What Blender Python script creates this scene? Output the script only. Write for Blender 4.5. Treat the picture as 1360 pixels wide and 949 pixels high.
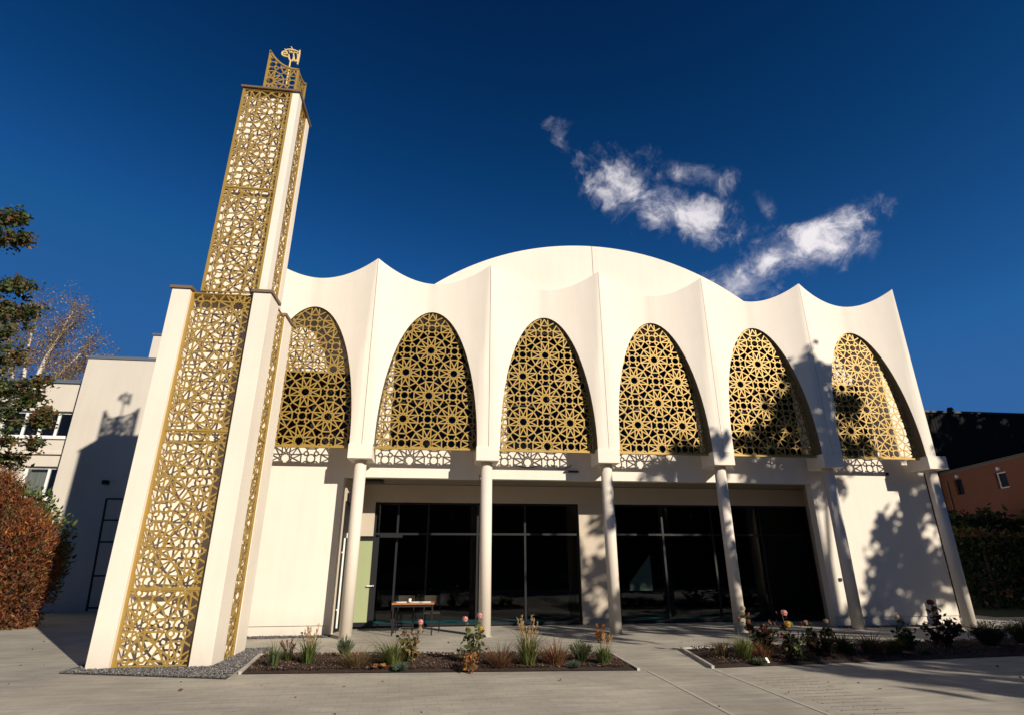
import bpy, bmesh, math, random
from mathutils import Vector, Matrix
R = math.radians
rnd = random.Random(7)
scene = bpy.context.scene
COL = scene.collection
for _o in list(bpy.data.objects):
    bpy.data.objects.remove(_o)

# ------------------------------------------------------------------ camera
cam_d = bpy.data.cameras.new("camera")
cam = bpy.data.objects.new("camera", cam_d)
COL.objects.link(cam)
scene.camera = cam
YAW, PITCH, ROLL = R(7.177), R(20.096), R(-0.153)
_fw = Vector((math.sin(YAW) * math.cos(PITCH), math.cos(YAW) * math.cos(PITCH), math.sin(PITCH)))
_r = Vector((math.cos(YAW), -math.sin(YAW), 0)); _u = _r.cross(_fw)
_r2 = _r * math.cos(ROLL) + _u * math.sin(ROLL)
_u2 = -_r * math.sin(ROLL) + _u * math.cos(ROLL)
_m = Matrix((_r2, _u2, -_fw)).transposed().to_4x4()
_m.translation = Vector((5.027, -13.958, 1.6))
cam.matrix_world = _m
cam_d.sensor_width = 36
cam_d.lens = 19.526
cam_d.clip_end = 2000

# ------------------------------------------------------------------ light
SUN_DIR = Vector((0.72, -1.0, 0.55)).normalized()       # from the place towards the sun
sun_d = bpy.data.lights.new("sun", 'SUN')
sun_d.energy = 4.9
sun_d.angle = R(0.5)
sun_d.color = (1.0, 0.90, 0.76)
sun = bpy.data.objects.new("sun", sun_d)
COL.objects.link(sun)
sun.rotation_euler = SUN_DIR.to_track_quat('Z', 'Y').to_euler()
sun.location = (30, -40, 30)

world = bpy.data.worlds.new("World")
scene.world = world
world.use_nodes = True
NT = world.node_tree
_n, _l = NT.nodes, NT.links
_bg = _n['Background']
_sky = _n.new('ShaderNodeTexSky'); _sky.sky_type = 'NISHITA'; _sky.sun_disc = False
_sky.sun_elevation = math.asin(SUN_DIR.z)
_sky.sun_rotation = math.atan2(SUN_DIR.x, SUN_DIR.y)
_sky.air_density = 1.0; _sky.dust_density = 0.8; _sky.ozone_density = 2.0
_bg.inputs['Strength'].default_value = 0.1


def wmath(op, a, b=None, c=None, clamp=False):
    nd = _n.new('ShaderNodeMath'); nd.operation = op; nd.use_clamp = clamp
    for i, v in enumerate((a, b, c)):
        if v is None:
            continue
        if isinstance(v, (int, float)):
            nd.inputs[i].default_value = v
        else:
            _l.new(v, nd.inputs[i])
    return nd.outputs[0]


_tint = _n.new('ShaderNodeMix'); _tint.data_type = 'RGBA'; _tint.blend_type = 'MULTIPLY'
_tint.inputs['Factor'].default_value = 1
_l.new(_sky.outputs[0], _tint.inputs['A']); _tint.inputs['B'].default_value = (0.088, 0.325, 0.555, 1)
_lim = _n.new('ShaderNodeMix'); _lim.data_type = 'RGBA'; _lim.blend_type = 'DARKEN'; _lim.inputs['Factor'].default_value = 1
_l.new(_tint.outputs['Result'], _lim.inputs['A']); _lim.inputs['B'].default_value = (0.14, 0.72, 1.95, 1)
_gam = _n.new('ShaderNodeGamma'); _gam.inputs['Gamma'].default_value = 1.2
_l.new(_lim.outputs['Result'], _gam.inputs['Color'])
_grd = _n.new('ShaderNodeMix'); _grd.data_type = 'RGBA'; _grd.blend_type = 'MULTIPLY'; _grd.inputs['Factor'].default_value = 1
_l.new(_gam.outputs['Color'], _grd.inputs['A']); _grd.inputs['B'].default_value = (1.9, 1.9, 1.9, 1)
_gen = _n.new('ShaderNodeTexCoord')
_dir = _gen.outputs['Generated']
_sep = _n.new('ShaderNodeSeparateXYZ'); _l.new(_dir, _sep.inputs[0])
_el = _n.new('ShaderNodeValToRGB')
_el.color_ramp.elements[0].position = 0.10; _el.color_ramp.elements[0].color = (1.75, 0.88, 0.72, 1)
_el.color_ramp.elements[1].position = 0.90; _el.color_ramp.elements[1].color = (0.05, 0.20, 0.25, 1)
for _p, _c in ((0.35, (0.95, 0.72, 0.64, 1)), (0.62, (0.30, 0.46, 0.44, 1))):
    _e = _el.color_ramp.elements.new(_p); _e.color = _c
_l.new(_sep.outputs['Z'], _el.inputs['Fac'])
_grd2 = _n.new('ShaderNodeMix'); _grd2.data_type = 'RGBA'; _grd2.blend_type = 'MULTIPLY'; _grd2.inputs['Factor'].default_value = 1
_l.new(_grd.outputs['Result'], _grd2.inputs['A']); _l.new(_el.outputs['Color'], _grd2.inputs['B'])
_wn = _n.new('ShaderNodeTexNoise'); _wn.inputs['Scale'].default_value = 9; _wn.inputs['Detail'].default_value = 4
_l.new(_dir, _wn.inputs['Vector'])
_wv = _n.new('ShaderNodeVectorMath'); _wv.operation = 'MULTIPLY_ADD'
_l.new(_wn.outputs['Color'], _wv.inputs[0]); _wv.inputs[1].default_value = (.075, .075, .075)
_wo = _n.new('ShaderNodeVectorMath'); _wo.operation = 'SUBTRACT'; _l.new(_dir, _wo.inputs[0]); _wo.inputs[1].default_value = (.0375, .0375, .0375)
_l.new(_wo.outputs[0], _wv.inputs[2])
_wdir = _wv.outputs[0]
_nz = _n.new('ShaderNodeTexNoise'); _nz.inputs['Scale'].default_value = 13; _nz.inputs['Detail'].default_value = 12
_nz.inputs['Roughness'].default_value = 0.63; _nz.inputs['Distortion'].default_value = 0.35
_l.new(_wdir, _nz.inputs['Vector'])
_nz2 = _n.new('ShaderNodeTexNoise'); _nz2.inputs['Scale'].default_value = 42; _nz2.inputs['Detail'].default_value = 8
_nz2.inputs['Roughness'].default_value = 0.65; _nz2.inputs['Distortion'].default_value = 0.8
_l.new(_wdir, _nz2.inputs['Vector'])
_off = _n.new('ShaderNodeVectorMath'); _off.operation = 'ADD'; _l.new(_wdir, _off.inputs[0]); _off.inputs[1].default_value = (0.016, 0.0, 0.022)
_nz3 = _n.new('ShaderNodeTexNoise'); _nz3.inputs['Scale'].default_value = 13; _nz3.inputs['Detail'].default_value = 6
_nz3.inputs['Roughness'].default_value = 0.55; _nz3.inputs['Distortion'].default_value = 0.35
_l.new(_off.outputs[0], _nz3.inputs['Vector'])


def cloud(center, toward, a, b, dens, thr):
    """a cloud as a direction in the sky: long axis 'toward', half sizes a, b (radians)"""
    c = Vector(center).normalized()
    t = (Vector(toward) - c); t = (t - c * t.dot(c)).normalized(); s = c.cross(t)
    outs = []
    for ax, sz in ((t, a), (s, b)):
        d = _n.new('ShaderNodeVectorMath'); d.operation = 'DOT_PRODUCT'
        _l.new(_wdir, d.inputs[0]); d.inputs[1].default_value = ax
        q = wmath('DIVIDE', d.outputs['Value'], sz)
        outs.append(wmath('MULTIPLY', q, q))
    fall = wmath('SUBTRACT', 1.0, wmath('SQRT', wmath('ADD', outs[0], outs[1])))
    dd = _n.new('ShaderNodeVectorMath'); dd.operation = 'DOT_PRODUCT'
    _l.new(_dir, dd.inputs[0]); dd.inputs[1].default_value = c
    front = wmath('GREATER_THAN', dd.outputs['Value'], 0.5)
    v = wmath('ADD', wmath('MULTIPLY', fall, 1.0),
              wmath('ADD', wmath('MULTIPLY', wmath('SUBTRACT', _nz.outputs['Fac'], 0.5), 2.7),
                    wmath('MULTIPLY', wmath('SUBTRACT', _nz2.outputs['Fac'], 0.5), 0.9)))
    v = wmath('SUBTRACT', v, thr)
    sm = _n.new('ShaderNodeMapRange'); sm.interpolation_type = 'SMOOTHSTEP'
    sm.inputs['From Min'].default_value = -0.12; sm.inputs['From Max'].default_value = 1.0
    _l.new(v, sm.inputs['Value'])
    lim = wmath('MULTIPLY', wmath('ADD', fall, 0.4), 1.8, clamp=True)
    return wmath('MULTIPLY', wmath('MULTIPLY', wmath('MULTIPLY', sm.outputs[0], lim), dens), front)


_cl = [cloud((0.1670, 0.7285, 0.6640), (0.1866, 0.7436, 0.6421), 0.050, 0.030, 0.48, 0.34),
       cloud((0.2720, 0.7490, 0.6030), (0.3126, 0.7503, 0.5826), 0.092, 0.058, 0.80, 0.16),
       cloud((0.3750, 0.7540, 0.5400), (0.4585, 0.7299, 0.5071), 0.125, 0.050, 0.84, 0.16),
       cloud((0.4066, 0.7035, 0.5828), (0.4373, 0.6967, 0.5687), 0.058, 0.026, 0.66, 0.24),
       cloud((0.4929, 0.6901, 0.53), (0.5023, 0.6887, 0.5228), 0.034, 0.017, 0.45, 0.34),
       cloud((0.5290, 0.7150, 0.4560), (0.6117, 0.6375, 0.4685), 0.135, 0.050, 0.95, 0.04),
       cloud((0.4790, 0.7650, 0.4320), (0.5292, 0.7256, 0.4398), 0.105, 0.054, 0.78, 0.02)]
_tot = _cl[0]
for _c in _cl[1:]:
    _tot = wmath('MAXIMUM', _tot, _c)
_tot = wmath('MINIMUM', _tot, 0.93)
_cc = _n.new('ShaderNodeMix'); _cc.data_type = 'RGBA'
_lit = wmath('ADD', wmath('MULTIPLY', wmath('SUBTRACT', _nz.outputs['Fac'], _nz3.outputs['Fac']), 3.2), wmath('MULTIPLY', _tot, 0.85), clamp=True)
_l.new(_lit, _cc.inputs['Factor'])
_cc.inputs['A'].default_value = (2.7, 2.9, 3.9, 1); _cc.inputs['B'].default_value = (7.8, 7.4, 7.6, 1)
_mx = _n.new('ShaderNodeMix'); _mx.data_type = 'RGBA'
_l.new(_tot, _mx.inputs['Factor']); _l.new(_grd2.outputs['Result'], _mx.inputs['A']); _l.new(_cc.outputs['Result'], _mx.inputs['B'])
_l.new(_mx.outputs['Result'], _bg.inputs['Color'])

vs = scene.view_settings
vs.view_transform = 'Standard'; vs.look = 'None'; vs.gamma = 1; vs.use_curve_mapping = False
vs.exposure = 0.27
scene.render.engine = 'CYCLES'
scene.cycles.max_bounces = 6
scene.cycles.transparent_max_bounces = 12


# ------------------------------------------------------------------ materials
def mat(name, base, rough=0.7, metal=0.0, var=0.0, vscale=3.0, bump=0.0, bscale=60.0, spec=0.3, stretch=None):
    m = bpy.data.materials.new(name); m.use_nodes = True
    n, l = m.node_tree.nodes, m.node_tree.links
    p = n['Principled BSDF']
    p.inputs['Base Color'].default_value = (*base, 1); p.inputs['Roughness'].default_value = rough
    p.inputs['Metallic'].default_value = metal; p.inputs['Specular IOR Level'].default_value = spec
    tc = n.new('ShaderNodeTexCoord')
    src = tc.outputs['Object']
    if stretch:
        mp = n.new('ShaderNodeMapping'); mp.inputs['Scale'].default_value = stretch
        l.new(src, mp.inputs['Vector']); src = mp.outputs[0]
    if var:
        nz = n.new('ShaderNodeTexNoise'); nz.inputs['Scale'].default_value = vscale
        nz.inputs['Detail'].default_value = 6; nz.inputs['Roughness'].default_value = 0.6
        l.new(src, nz.inputs['Vector'])
        cr = n.new('ShaderNodeValToRGB')
        cr.color_ramp.elements[0].position = 0.3; cr.color_ramp.elements[1].position = 0.72
        cr.color_ramp.elements[0].color = (*[c * (1 - var) for c in base], 1)
        cr.color_ramp.elements[1].color = (*[min(1, c * (1 + var * 0.6)) for c in base], 1)
        l.new(nz.outputs['Fac'], cr.inputs['Fac']); l.new(cr.outputs['Color'], p.inputs['Base Color'])
    if bump:
        nb = n.new('ShaderNodeTexNoise'); nb.inputs['Scale'].default_value = bscale; nb.inputs['Detail'].default_value = 5
        l.new(tc.outputs['Object'], nb.inputs['Vector'])
        b = n.new('ShaderNodeBump'); b.inputs['Strength'].default_value = bump; b.inputs['Distance'].default_value = 0.02
        l.new(nb.outputs['Fac'], b.inputs['Height']); l.new(b.outputs['Normal'], p.inputs['Normal'])
    return m


M = {}
CREAM = (0.75, 0.685, 0.59)
M['plaster'] = mat('cream_plaster', CREAM, 0.85, var=0.045, vscale=1.3, bump=0.12, bscale=90, stretch=(1, 1, 0.35))
M['plaster_smooth'] = mat('smooth_cream_plaster', (0.76, 0.695, 0.60), 0.75, var=0.04, vscale=0.9, bump=0.06, bscale=60, stretch=(1, 1, 0.3))


def weathered(name, base, center=False, foot=True, rough=0.85):
    """mineral render: cloudy tone, fine grain, rain streaks; optional run-off mark below the hollow of a shell"""
    m = bpy.data.materials.new(name); m.use_nodes = True
    n, l = m.node_tree.nodes, m.node_tree.links
    p = n['Principled BSDF']; p.inputs['Roughness'].default_value = rough; p.inputs['Specular IOR Level'].default_value = 0.25
    tc = n.new('ShaderNodeTexCoord'); o = tc.outputs['Object']

    def noise(scale, vec, det=6, rg=.6):
        mp = n.new('ShaderNodeMapping'); mp.inputs['Scale'].default_value = vec; l.new(o, mp.inputs['Vector'])
        t = n.new('ShaderNodeTexNoise'); t.inputs['Scale'].default_value = scale; t.inputs['Detail'].default_value = det
        t.inputs['Roughness'].default_value = rg; l.new(mp.outputs[0], t.inputs['Vector']); return t.outputs['Fac']

    def mth(op, a, b, clamp=False):
        q = n.new('ShaderNodeMath'); q.operation = op; q.use_clamp = clamp
        for i_, v in enumerate((a, b)):
            if isinstance(v, (int, float)): q.inputs[i_].default_value = v
            else: l.new(v, q.inputs[i_])
        return q.outputs[0]
    cloudy = mth('MULTIPLY', mth('SUBTRACT', noise(.8, (1, 1, 1)), .5), .16)
    streak = mth('MULTIPLY', mth('SUBTRACT', noise(5.0, (1, 1, .06), 5), .5), .13)
    grain = mth('MULTIPLY', mth('SUBTRACT', noise(45, (1, 1, 1), 3), .5), .10)
    f = mth('ADD', mth('ADD', cloudy, streak), mth('ADD', grain, 1.0))
    sx = n.new('ShaderNodeSeparateXYZ'); l.new(o, sx.inputs[0])
    if center:
        wx = mth('SUBTRACT', 1.0, mth('MULTIPLY', mth('ABSOLUTE', sx.outputs['X'], 0), 5.0), True)
        run = mth('MULTIPLY', wx, mth('MULTIPLY', noise(9, (1.6, 1, .09)), .20))
        f = mth('SUBTRACT', f, run)
    if foot:
        low = mth('SUBTRACT', 1.0, mth('MULTIPLY', sx.outputs['Z'], 1.6), True)
        f = mth('SUBTRACT', f, mth('MULTIPLY', low, mth('MULTIPLY', noise(4, (1, 1, .6)), .26)))
    mx = n.new('ShaderNodeMix'); mx.data_type = 'RGBA'; mx.blend_type = 'MULTIPLY'; mx.inputs['Factor'].default_value = 1
    mx.inputs['A'].default_value = (*base, 1)
    cb = n.new('ShaderNodeCombineColor')
    l.new(f, cb.inputs[0]); l.new(mth('SUBTRACT', mth('MULTIPLY', f, 1.03), .03), cb.inputs[1]); l.new(mth('SUBTRACT', mth('MULTIPLY', f, 1.08), .08), cb.inputs[2])
    l.new(cb.outputs[0], mx.inputs['B']); l.new(mx.outputs['Result'], p.inputs['Base Color'])
    b = n.new('ShaderNodeBump'); b.inputs['Strength'].default_value = .16; b.inputs['Distance'].default_value = .012
    l.new(noise(75, (1, 1, 1), 4), b.inputs['Height']); l.new(b.outputs['Normal'], p.inputs['Normal'])
    return m


M['plaster'] = weathered('cream_plaster_render', CREAM)
M['plaster_smooth'] = weathered('smooth_cream_plaster_render', (0.76, 0.695, 0.60), foot=False)
M['shell'] = weathered('shell_plaster_render', (0.76, 0.695, 0.60), center=True, foot=False)
M['pier'] = weathered('minaret_plaster_render', (0.75, 0.68, 0.58))
M['column'] = mat('painted_column', (0.68, 0.61, 0.52), 0.7, var=0.03, vscale=2, bump=0.05)
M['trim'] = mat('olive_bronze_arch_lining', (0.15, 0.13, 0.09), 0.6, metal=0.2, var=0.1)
M['porch'] = mat('beige_porch_paint_shade_toned', (0.54, 0.46, 0.36), 0.85, var=0.05, vscale=1.3, bump=0.1, bscale=90)  # duller paint, darkened further so the porch shade sits in its colour
M['soffit'] = mat('shade_toned_taupe_soffit', (0.30, 0.255, 0.20), 0.85, var=0.05, vscale=2)  # taupe carries the shade under the porch ceiling in its colour
M['annex'] = weathered('annex_plaster_render', (0.60, 0.55, 0.475))
M['gold'] = mat('gold_sheet_metal', (0.385, 0.25, 0.06), 0.5, metal=0.25, var=0.08, vscale=5, spec=0.4)
M['gold_dark'] = mat('dark_gold_sheet_metal', (0.45, 0.29, 0.09), 0.5, metal=0.25, var=0.08, vscale=5)
M['gold_leaf'] = mat('bright_gold_metal', (0.80, 0.60, 0.24), 0.4, metal=0.2)
M['flash'] = mat('bronze_flashing', (0.22, 0.15, 0.09), 0.5, metal=0.3)
M['grey_flash'] = mat('grey_zinc_flashing', (0.16, 0.19, 0.23), 0.5, metal=0.4)
M['frame'] = mat('anthracite_frame', (0.012, 0.013, 0.015), 0.5)
M['black'] = mat('black_metal', (0.012, 0.012, 0.014), 0.5)
M['dark_room'] = mat('dark_interior', (0.045, 0.042, 0.04), 0.8)
M['teal'] = mat('teal_carpet', (0.012, 0.25, 0.30), 0.95, var=0.2, vscale=20)
M['white'] = mat('white_window_frame', (0.78, 0.78, 0.76), 0.45)
M['greenpane'] = mat('pale_green_frosted_glass', (0.35, 0.39, 0.215), 0.25, spec=0.5)
M['roofing'] = mat('grey_roof_felt', (0.2, 0.2, 0.2), 0.9)
M['kerb'] = mat('concrete_kerb', (0.45, 0.42, 0.365), 0.9, var=0.15, vscale=8, bump=0.3)
M['orange'] = mat('orange_render', (0.235, 0.095, 0.05), 0.9, var=0.08, vscale=1.5, bump=0.15)
M['bark'] = mat('brown_bark', (0.09, 0.065, 0.045), 0.95, var=0.3, vscale=9, bump=0.5, bscale=30)
M['birch'] = mat('birch_bark', (0.62, 0.57, 0.50), 0.85, var=0.3, vscale=5)
M['twig'] = mat('brown_twig', (0.20, 0.14, 0.085), 0.9)
M['wood_top'] = mat('orange_brown_table_top', (0.42, 0.17, 0.07), 0.4, var=0.15, vscale=12)
M['paper'] = mat('white_paper', (0.78, 0.78, 0.76), 0.8)
M['olive'] = mat('olive_upholstery', (0.035, 0.03, 0.02), 0.9, var=0.15, vscale=30)
M['palegreen'] = mat('pale_green_panel', (0.62, 0.70, 0.56), 0.6)
M['stem'] = mat('plant_stem', (0.08, 0.10, 0.035), 0.8)
M['curtain'] = mat('pale_curtain', (0.55, 0.52, 0.46), 0.9, var=0.25, vscale=14, stretch=(1, 1, 0.02))


def leafmat(name, base, trans=0.35, rough=0.6):
    m = bpy.data.materials.new(name); m.use_nodes = True
    n, l = m.node_tree.nodes, m.node_tree.links
    p = n['Principled BSDF']; p.inputs['Roughness'].default_value = rough; p.inputs['Specular IOR Level'].default_value = 0.25
    g = n.new('ShaderNodeNewGeometry')
    hs = n.new('ShaderNodeHueSaturation'); hs.inputs['Color'].default_value = (*base, 1)
    mr = n.new('ShaderNodeMapRange'); mr.inputs['To Min'].default_value = 0.55; mr.inputs['To Max'].default_value = 1.45
    mh = n.new('ShaderNodeMapRange'); mh.inputs['To Min'].default_value = 0.485; mh.inputs['To Max'].default_value = 0.515
    l.new(g.outputs['Random Per Island'], mr.inputs['Value']); l.new(mr.outputs[0], hs.inputs['Value'])
    l.new(g.outputs['Random Per Island'], mh.inputs['Value']); l.new(mh.outputs[0], hs.inputs['Hue'])
    l.new(hs.outputs[0], p.inputs['Base Color'])
    tr = n.new('ShaderNodeBsdfTranslucent'); l.new(hs.outputs[0], tr.inputs['Color'])
    mx = n.new('ShaderNodeMixShader'); mx.inputs[0].default_value = trans
    l.new(p.outputs[0], mx.inputs[1]); l.new(tr.outputs[0], mx.inputs[2])
    l.new(mx.outputs[0], n['Material Output'].inputs['Surface'])
    return m


L = {k: leafmat(k + '_leaf', c) for k, c in dict(
    green=(0.075, 0.10, 0.030), dark=(0.030, 0.048, 0.018), olive=(0.12, 0.11, 0.035), brown=(0.17, 0.085, 0.035),
    rust=(0.20, 0.060, 0.022), orange=(0.36, 0.135, 0.04), tan=(0.36, 0.25, 0.13), redbrown=(0.20, 0.085, 0.055),
    bluegreen=(0.10, 0.145, 0.10), bright=(0.15, 0.19, 0.05), straw=(0.44, 0.30, 0.16), pink=(0.72, 0.34, 0.33),
    gold=(0.55, 0.33, 0.07), maroon=(0.085, 0.018, 0.018), pinkgrass=(0.30, 0.16, 0.12), beige=(0.52, 0.38, 0.27)).items()}


def glassmat(name, tint, mixt, rough=0.01):
    m = bpy.data.materials.new(name); m.use_nodes = True
    n, l = m.node_tree.nodes, m.node_tree.links
    for x in list(n):
        if x.type == 'BSDF_PRINCIPLED':
            n.remove(x)
    t = n.new('ShaderNodeBsdfTransparent'); t.inputs['Color'].default_value = (*tint, 1)
    g = n.new('ShaderNodeBsdfGlossy'); g.inputs['Roughness'].default_value = rough
    g.inputs['Color'].default_value = (0.9, 0.95, 1, 1)
    f = n.new('ShaderNodeFresnel'); f.inputs['IOR'].default_value = mixt
    mx = n.new('ShaderNodeMixShader')
    l.new(f.outputs[0], mx.inputs[0]); l.new(t.outputs[0], mx.inputs[1]); l.new(g.outputs[0], mx.inputs[2])
    l.new(mx.outputs[0], n['Material Output'].inputs['Surface'])
    return m


M['glass'] = glassmat('tinted_window_glass', (0.55, 0.60, 0.60), 1.45)


def ground_mat():
    m = bpy.data.materials.new('grey_paving'); m.use_nodes = True
    n, l = m.node_tree.nodes, m.node_tree.links
    p = n['Principled BSDF']; p.inputs['Roughness'].default_value = 0.85; p.inputs['Specular IOR Level'].default_value = 0.25
    tc = n.new('ShaderNodeTexCoord')
    mp = n.new('ShaderNodeMapping'); mp.inputs['Rotation'].default_value = (0, 0, R(-4))
    l.new(tc.outputs['Object'], mp.inputs['Vector'])
    br = n.new('ShaderNodeTexBrick'); br.inputs['Scale'].default_value = 1.0
    br.inputs['Brick Width'].default_value = 0.30; br.inputs['Row Height'].default_value = 0.15
    br.inputs['Mortar Size'].default_value = 0.005; br.inputs['Mortar Smooth'].default_value = 0.6; br.inputs['Bias'].default_value = 0.0
    br.inputs['Color1'].default_value = (0.435, 0.405, 0.345, 1); br.inputs['Color2'].default_value = (0.475, 0.445, 0.385, 1)
    br.inputs['Mortar'].default_value = (0.345, 0.32, 0.27, 1)
    l.new(mp.outputs[0], br.inputs['Vector'])
    nz = n.new('ShaderNodeTexNoise'); nz.inputs['Scale'].default_value = 0.55; nz.inputs['Detail'].default_value = 9
    nz.inputs['Roughness'].default_value = 0.65
    l.new(mp.outputs[0], nz.inputs['Vector'])
    cr = n.new('ShaderNodeValToRGB'); cr.color_ramp.elements[0].position = 0.32; cr.color_ramp.elements[1].position = 0.7
    cr.color_ramp.elements[0].color = (0.70, 0.70, 0.70, 1); cr.color_ramp.elements[1].color = (1.12, 1.10, 1.06, 1)
    l.new(nz.outputs['Fac'], cr.inputs['Fac'])
    ns = n.new('ShaderNodeTexNoise'); ns.inputs['Scale'].default_value = 3.0; ns.inputs['Detail'].default_value = 6
    mp2 = n.new('ShaderNodeMapping'); mp2.inputs['Scale'].default_value = (0.35, 2.2, 1); mp2.inputs['Rotation'].default_value = (0, 0, R(-5))
    l.new(tc.outputs['Object'], mp2.inputs['Vector']); l.new(mp2.outputs[0], ns.inputs['Vector'])
    cs = n.new('ShaderNodeValToRGB'); cs.color_ramp.elements[0].position = 0.35; cs.color_ramp.elements[1].position = 0.75
    cs.color_ramp.elements[0].color = (0.82, 0.82, 0.82, 1); cs.color_ramp.elements[1].color = (1.06, 1.06, 1.05, 1)
    l.new(ns.outputs['Fac'], cs.inputs['Fac'])
    a = n.new('ShaderNodeMix'); a.data_type = 'RGBA'; a.blend_type = 'MULTIPLY'; a.inputs['Factor'].default_value = 1
    l.new(br.outputs['Color'], a.inputs['A']); l.new(cr.outputs['Color'], a.inputs['B'])
    b = n.new('ShaderNodeMix'); b.data_type = 'RGBA'; b.blend_type = 'MULTIPLY'; b.inputs['Factor'].default_value = 1
    l.new(a.outputs['Result'], b.inputs['A']); l.new(cs.outputs['Color'], b.inputs['B'])
    # small dark spots: fallen bits and gum
    vo = n.new('ShaderNodeTexVoronoi'); vo.inputs['Scale'].default_value = 2.3
    l.new(tc.outputs['Object'], vo.inputs['Vector'])
    sp = n.new('ShaderNodeMath'); sp.operation = 'LESS_THAN'; sp.inputs[1].default_value = 0.028
    l.new(vo.outputs['Distance'], sp.inputs[0])
    c = n.new('ShaderNodeMix'); c.data_type = 'RGBA'; l.new(sp.outputs[0], c.inputs['Factor'])
    l.new(b.outputs['Result'], c.inputs['A']); c.inputs['B'].default_value = (0.13, 0.10, 0.07, 1)
    l.new(c.outputs['Result'], p.inputs['Base Color'])
    bp = n.new('ShaderNodeBump'); bp.inputs['Strength'].default_value = 0.25; bp.inputs['Distance'].default_value = 0.01
    fn = n.new('ShaderNodeTexNoise'); fn.inputs['Scale'].default_value = 70; l.new(tc.outputs['Object'], fn.inputs['Vector'])
    ad = n.new('ShaderNodeMath'); ad.operation = 'SUBTRACT'; l.new(fn.outputs['Fac'], ad.inputs[0]); l.new(br.outputs['Fac'], ad.inputs[1])
    l.new(ad.outputs[0], bp.inputs['Height']); l.new(bp.outputs['Normal'], p.inputs['Normal'])
    return m


M['paving'] = ground_mat()
M['groove'] = mat('grey_joint', (0.2, 0.185, 0.16), 0.9)
M['mulch'] = mat('bark_mulch', (0.05, 0.032, 0.024), 0.95, var=0.6, vscale=28, bump=0.9, bscale=45)
M['gravelbed'] = mat('grey_gravel_bed', (0.12, 0.115, 0.11), 0.95, var=0.5, vscale=35, bump=0.9, bscale=40)


def slate():
    m = mat('black_ribbed_cladding', (0.012, 0.012, 0.013), 0.85, spec=0.08)
    n, l = m.node_tree.nodes, m.node_tree.links
    w = n.new('ShaderNodeTexWave'); w.bands_direction = 'X'; w.inputs['Scale'].default_value = 1.6; w.inputs['Distortion'].default_value = 0.4
    tc = n.new('ShaderNodeTexCoord'); l.new(tc.outputs['Object'], w.inputs['Vector'])
    b = n.new('ShaderNodeBump'); b.inputs['Strength'].default_value = 0.8; b.inputs['Distance'].default_value = 0.05
    l.new(w.outputs['Fac'], b.inputs['Height']); l.new(b.outputs['Normal'], n['Principled BSDF'].inputs['Normal'])
    return m


M['slate'] = slate()


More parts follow.
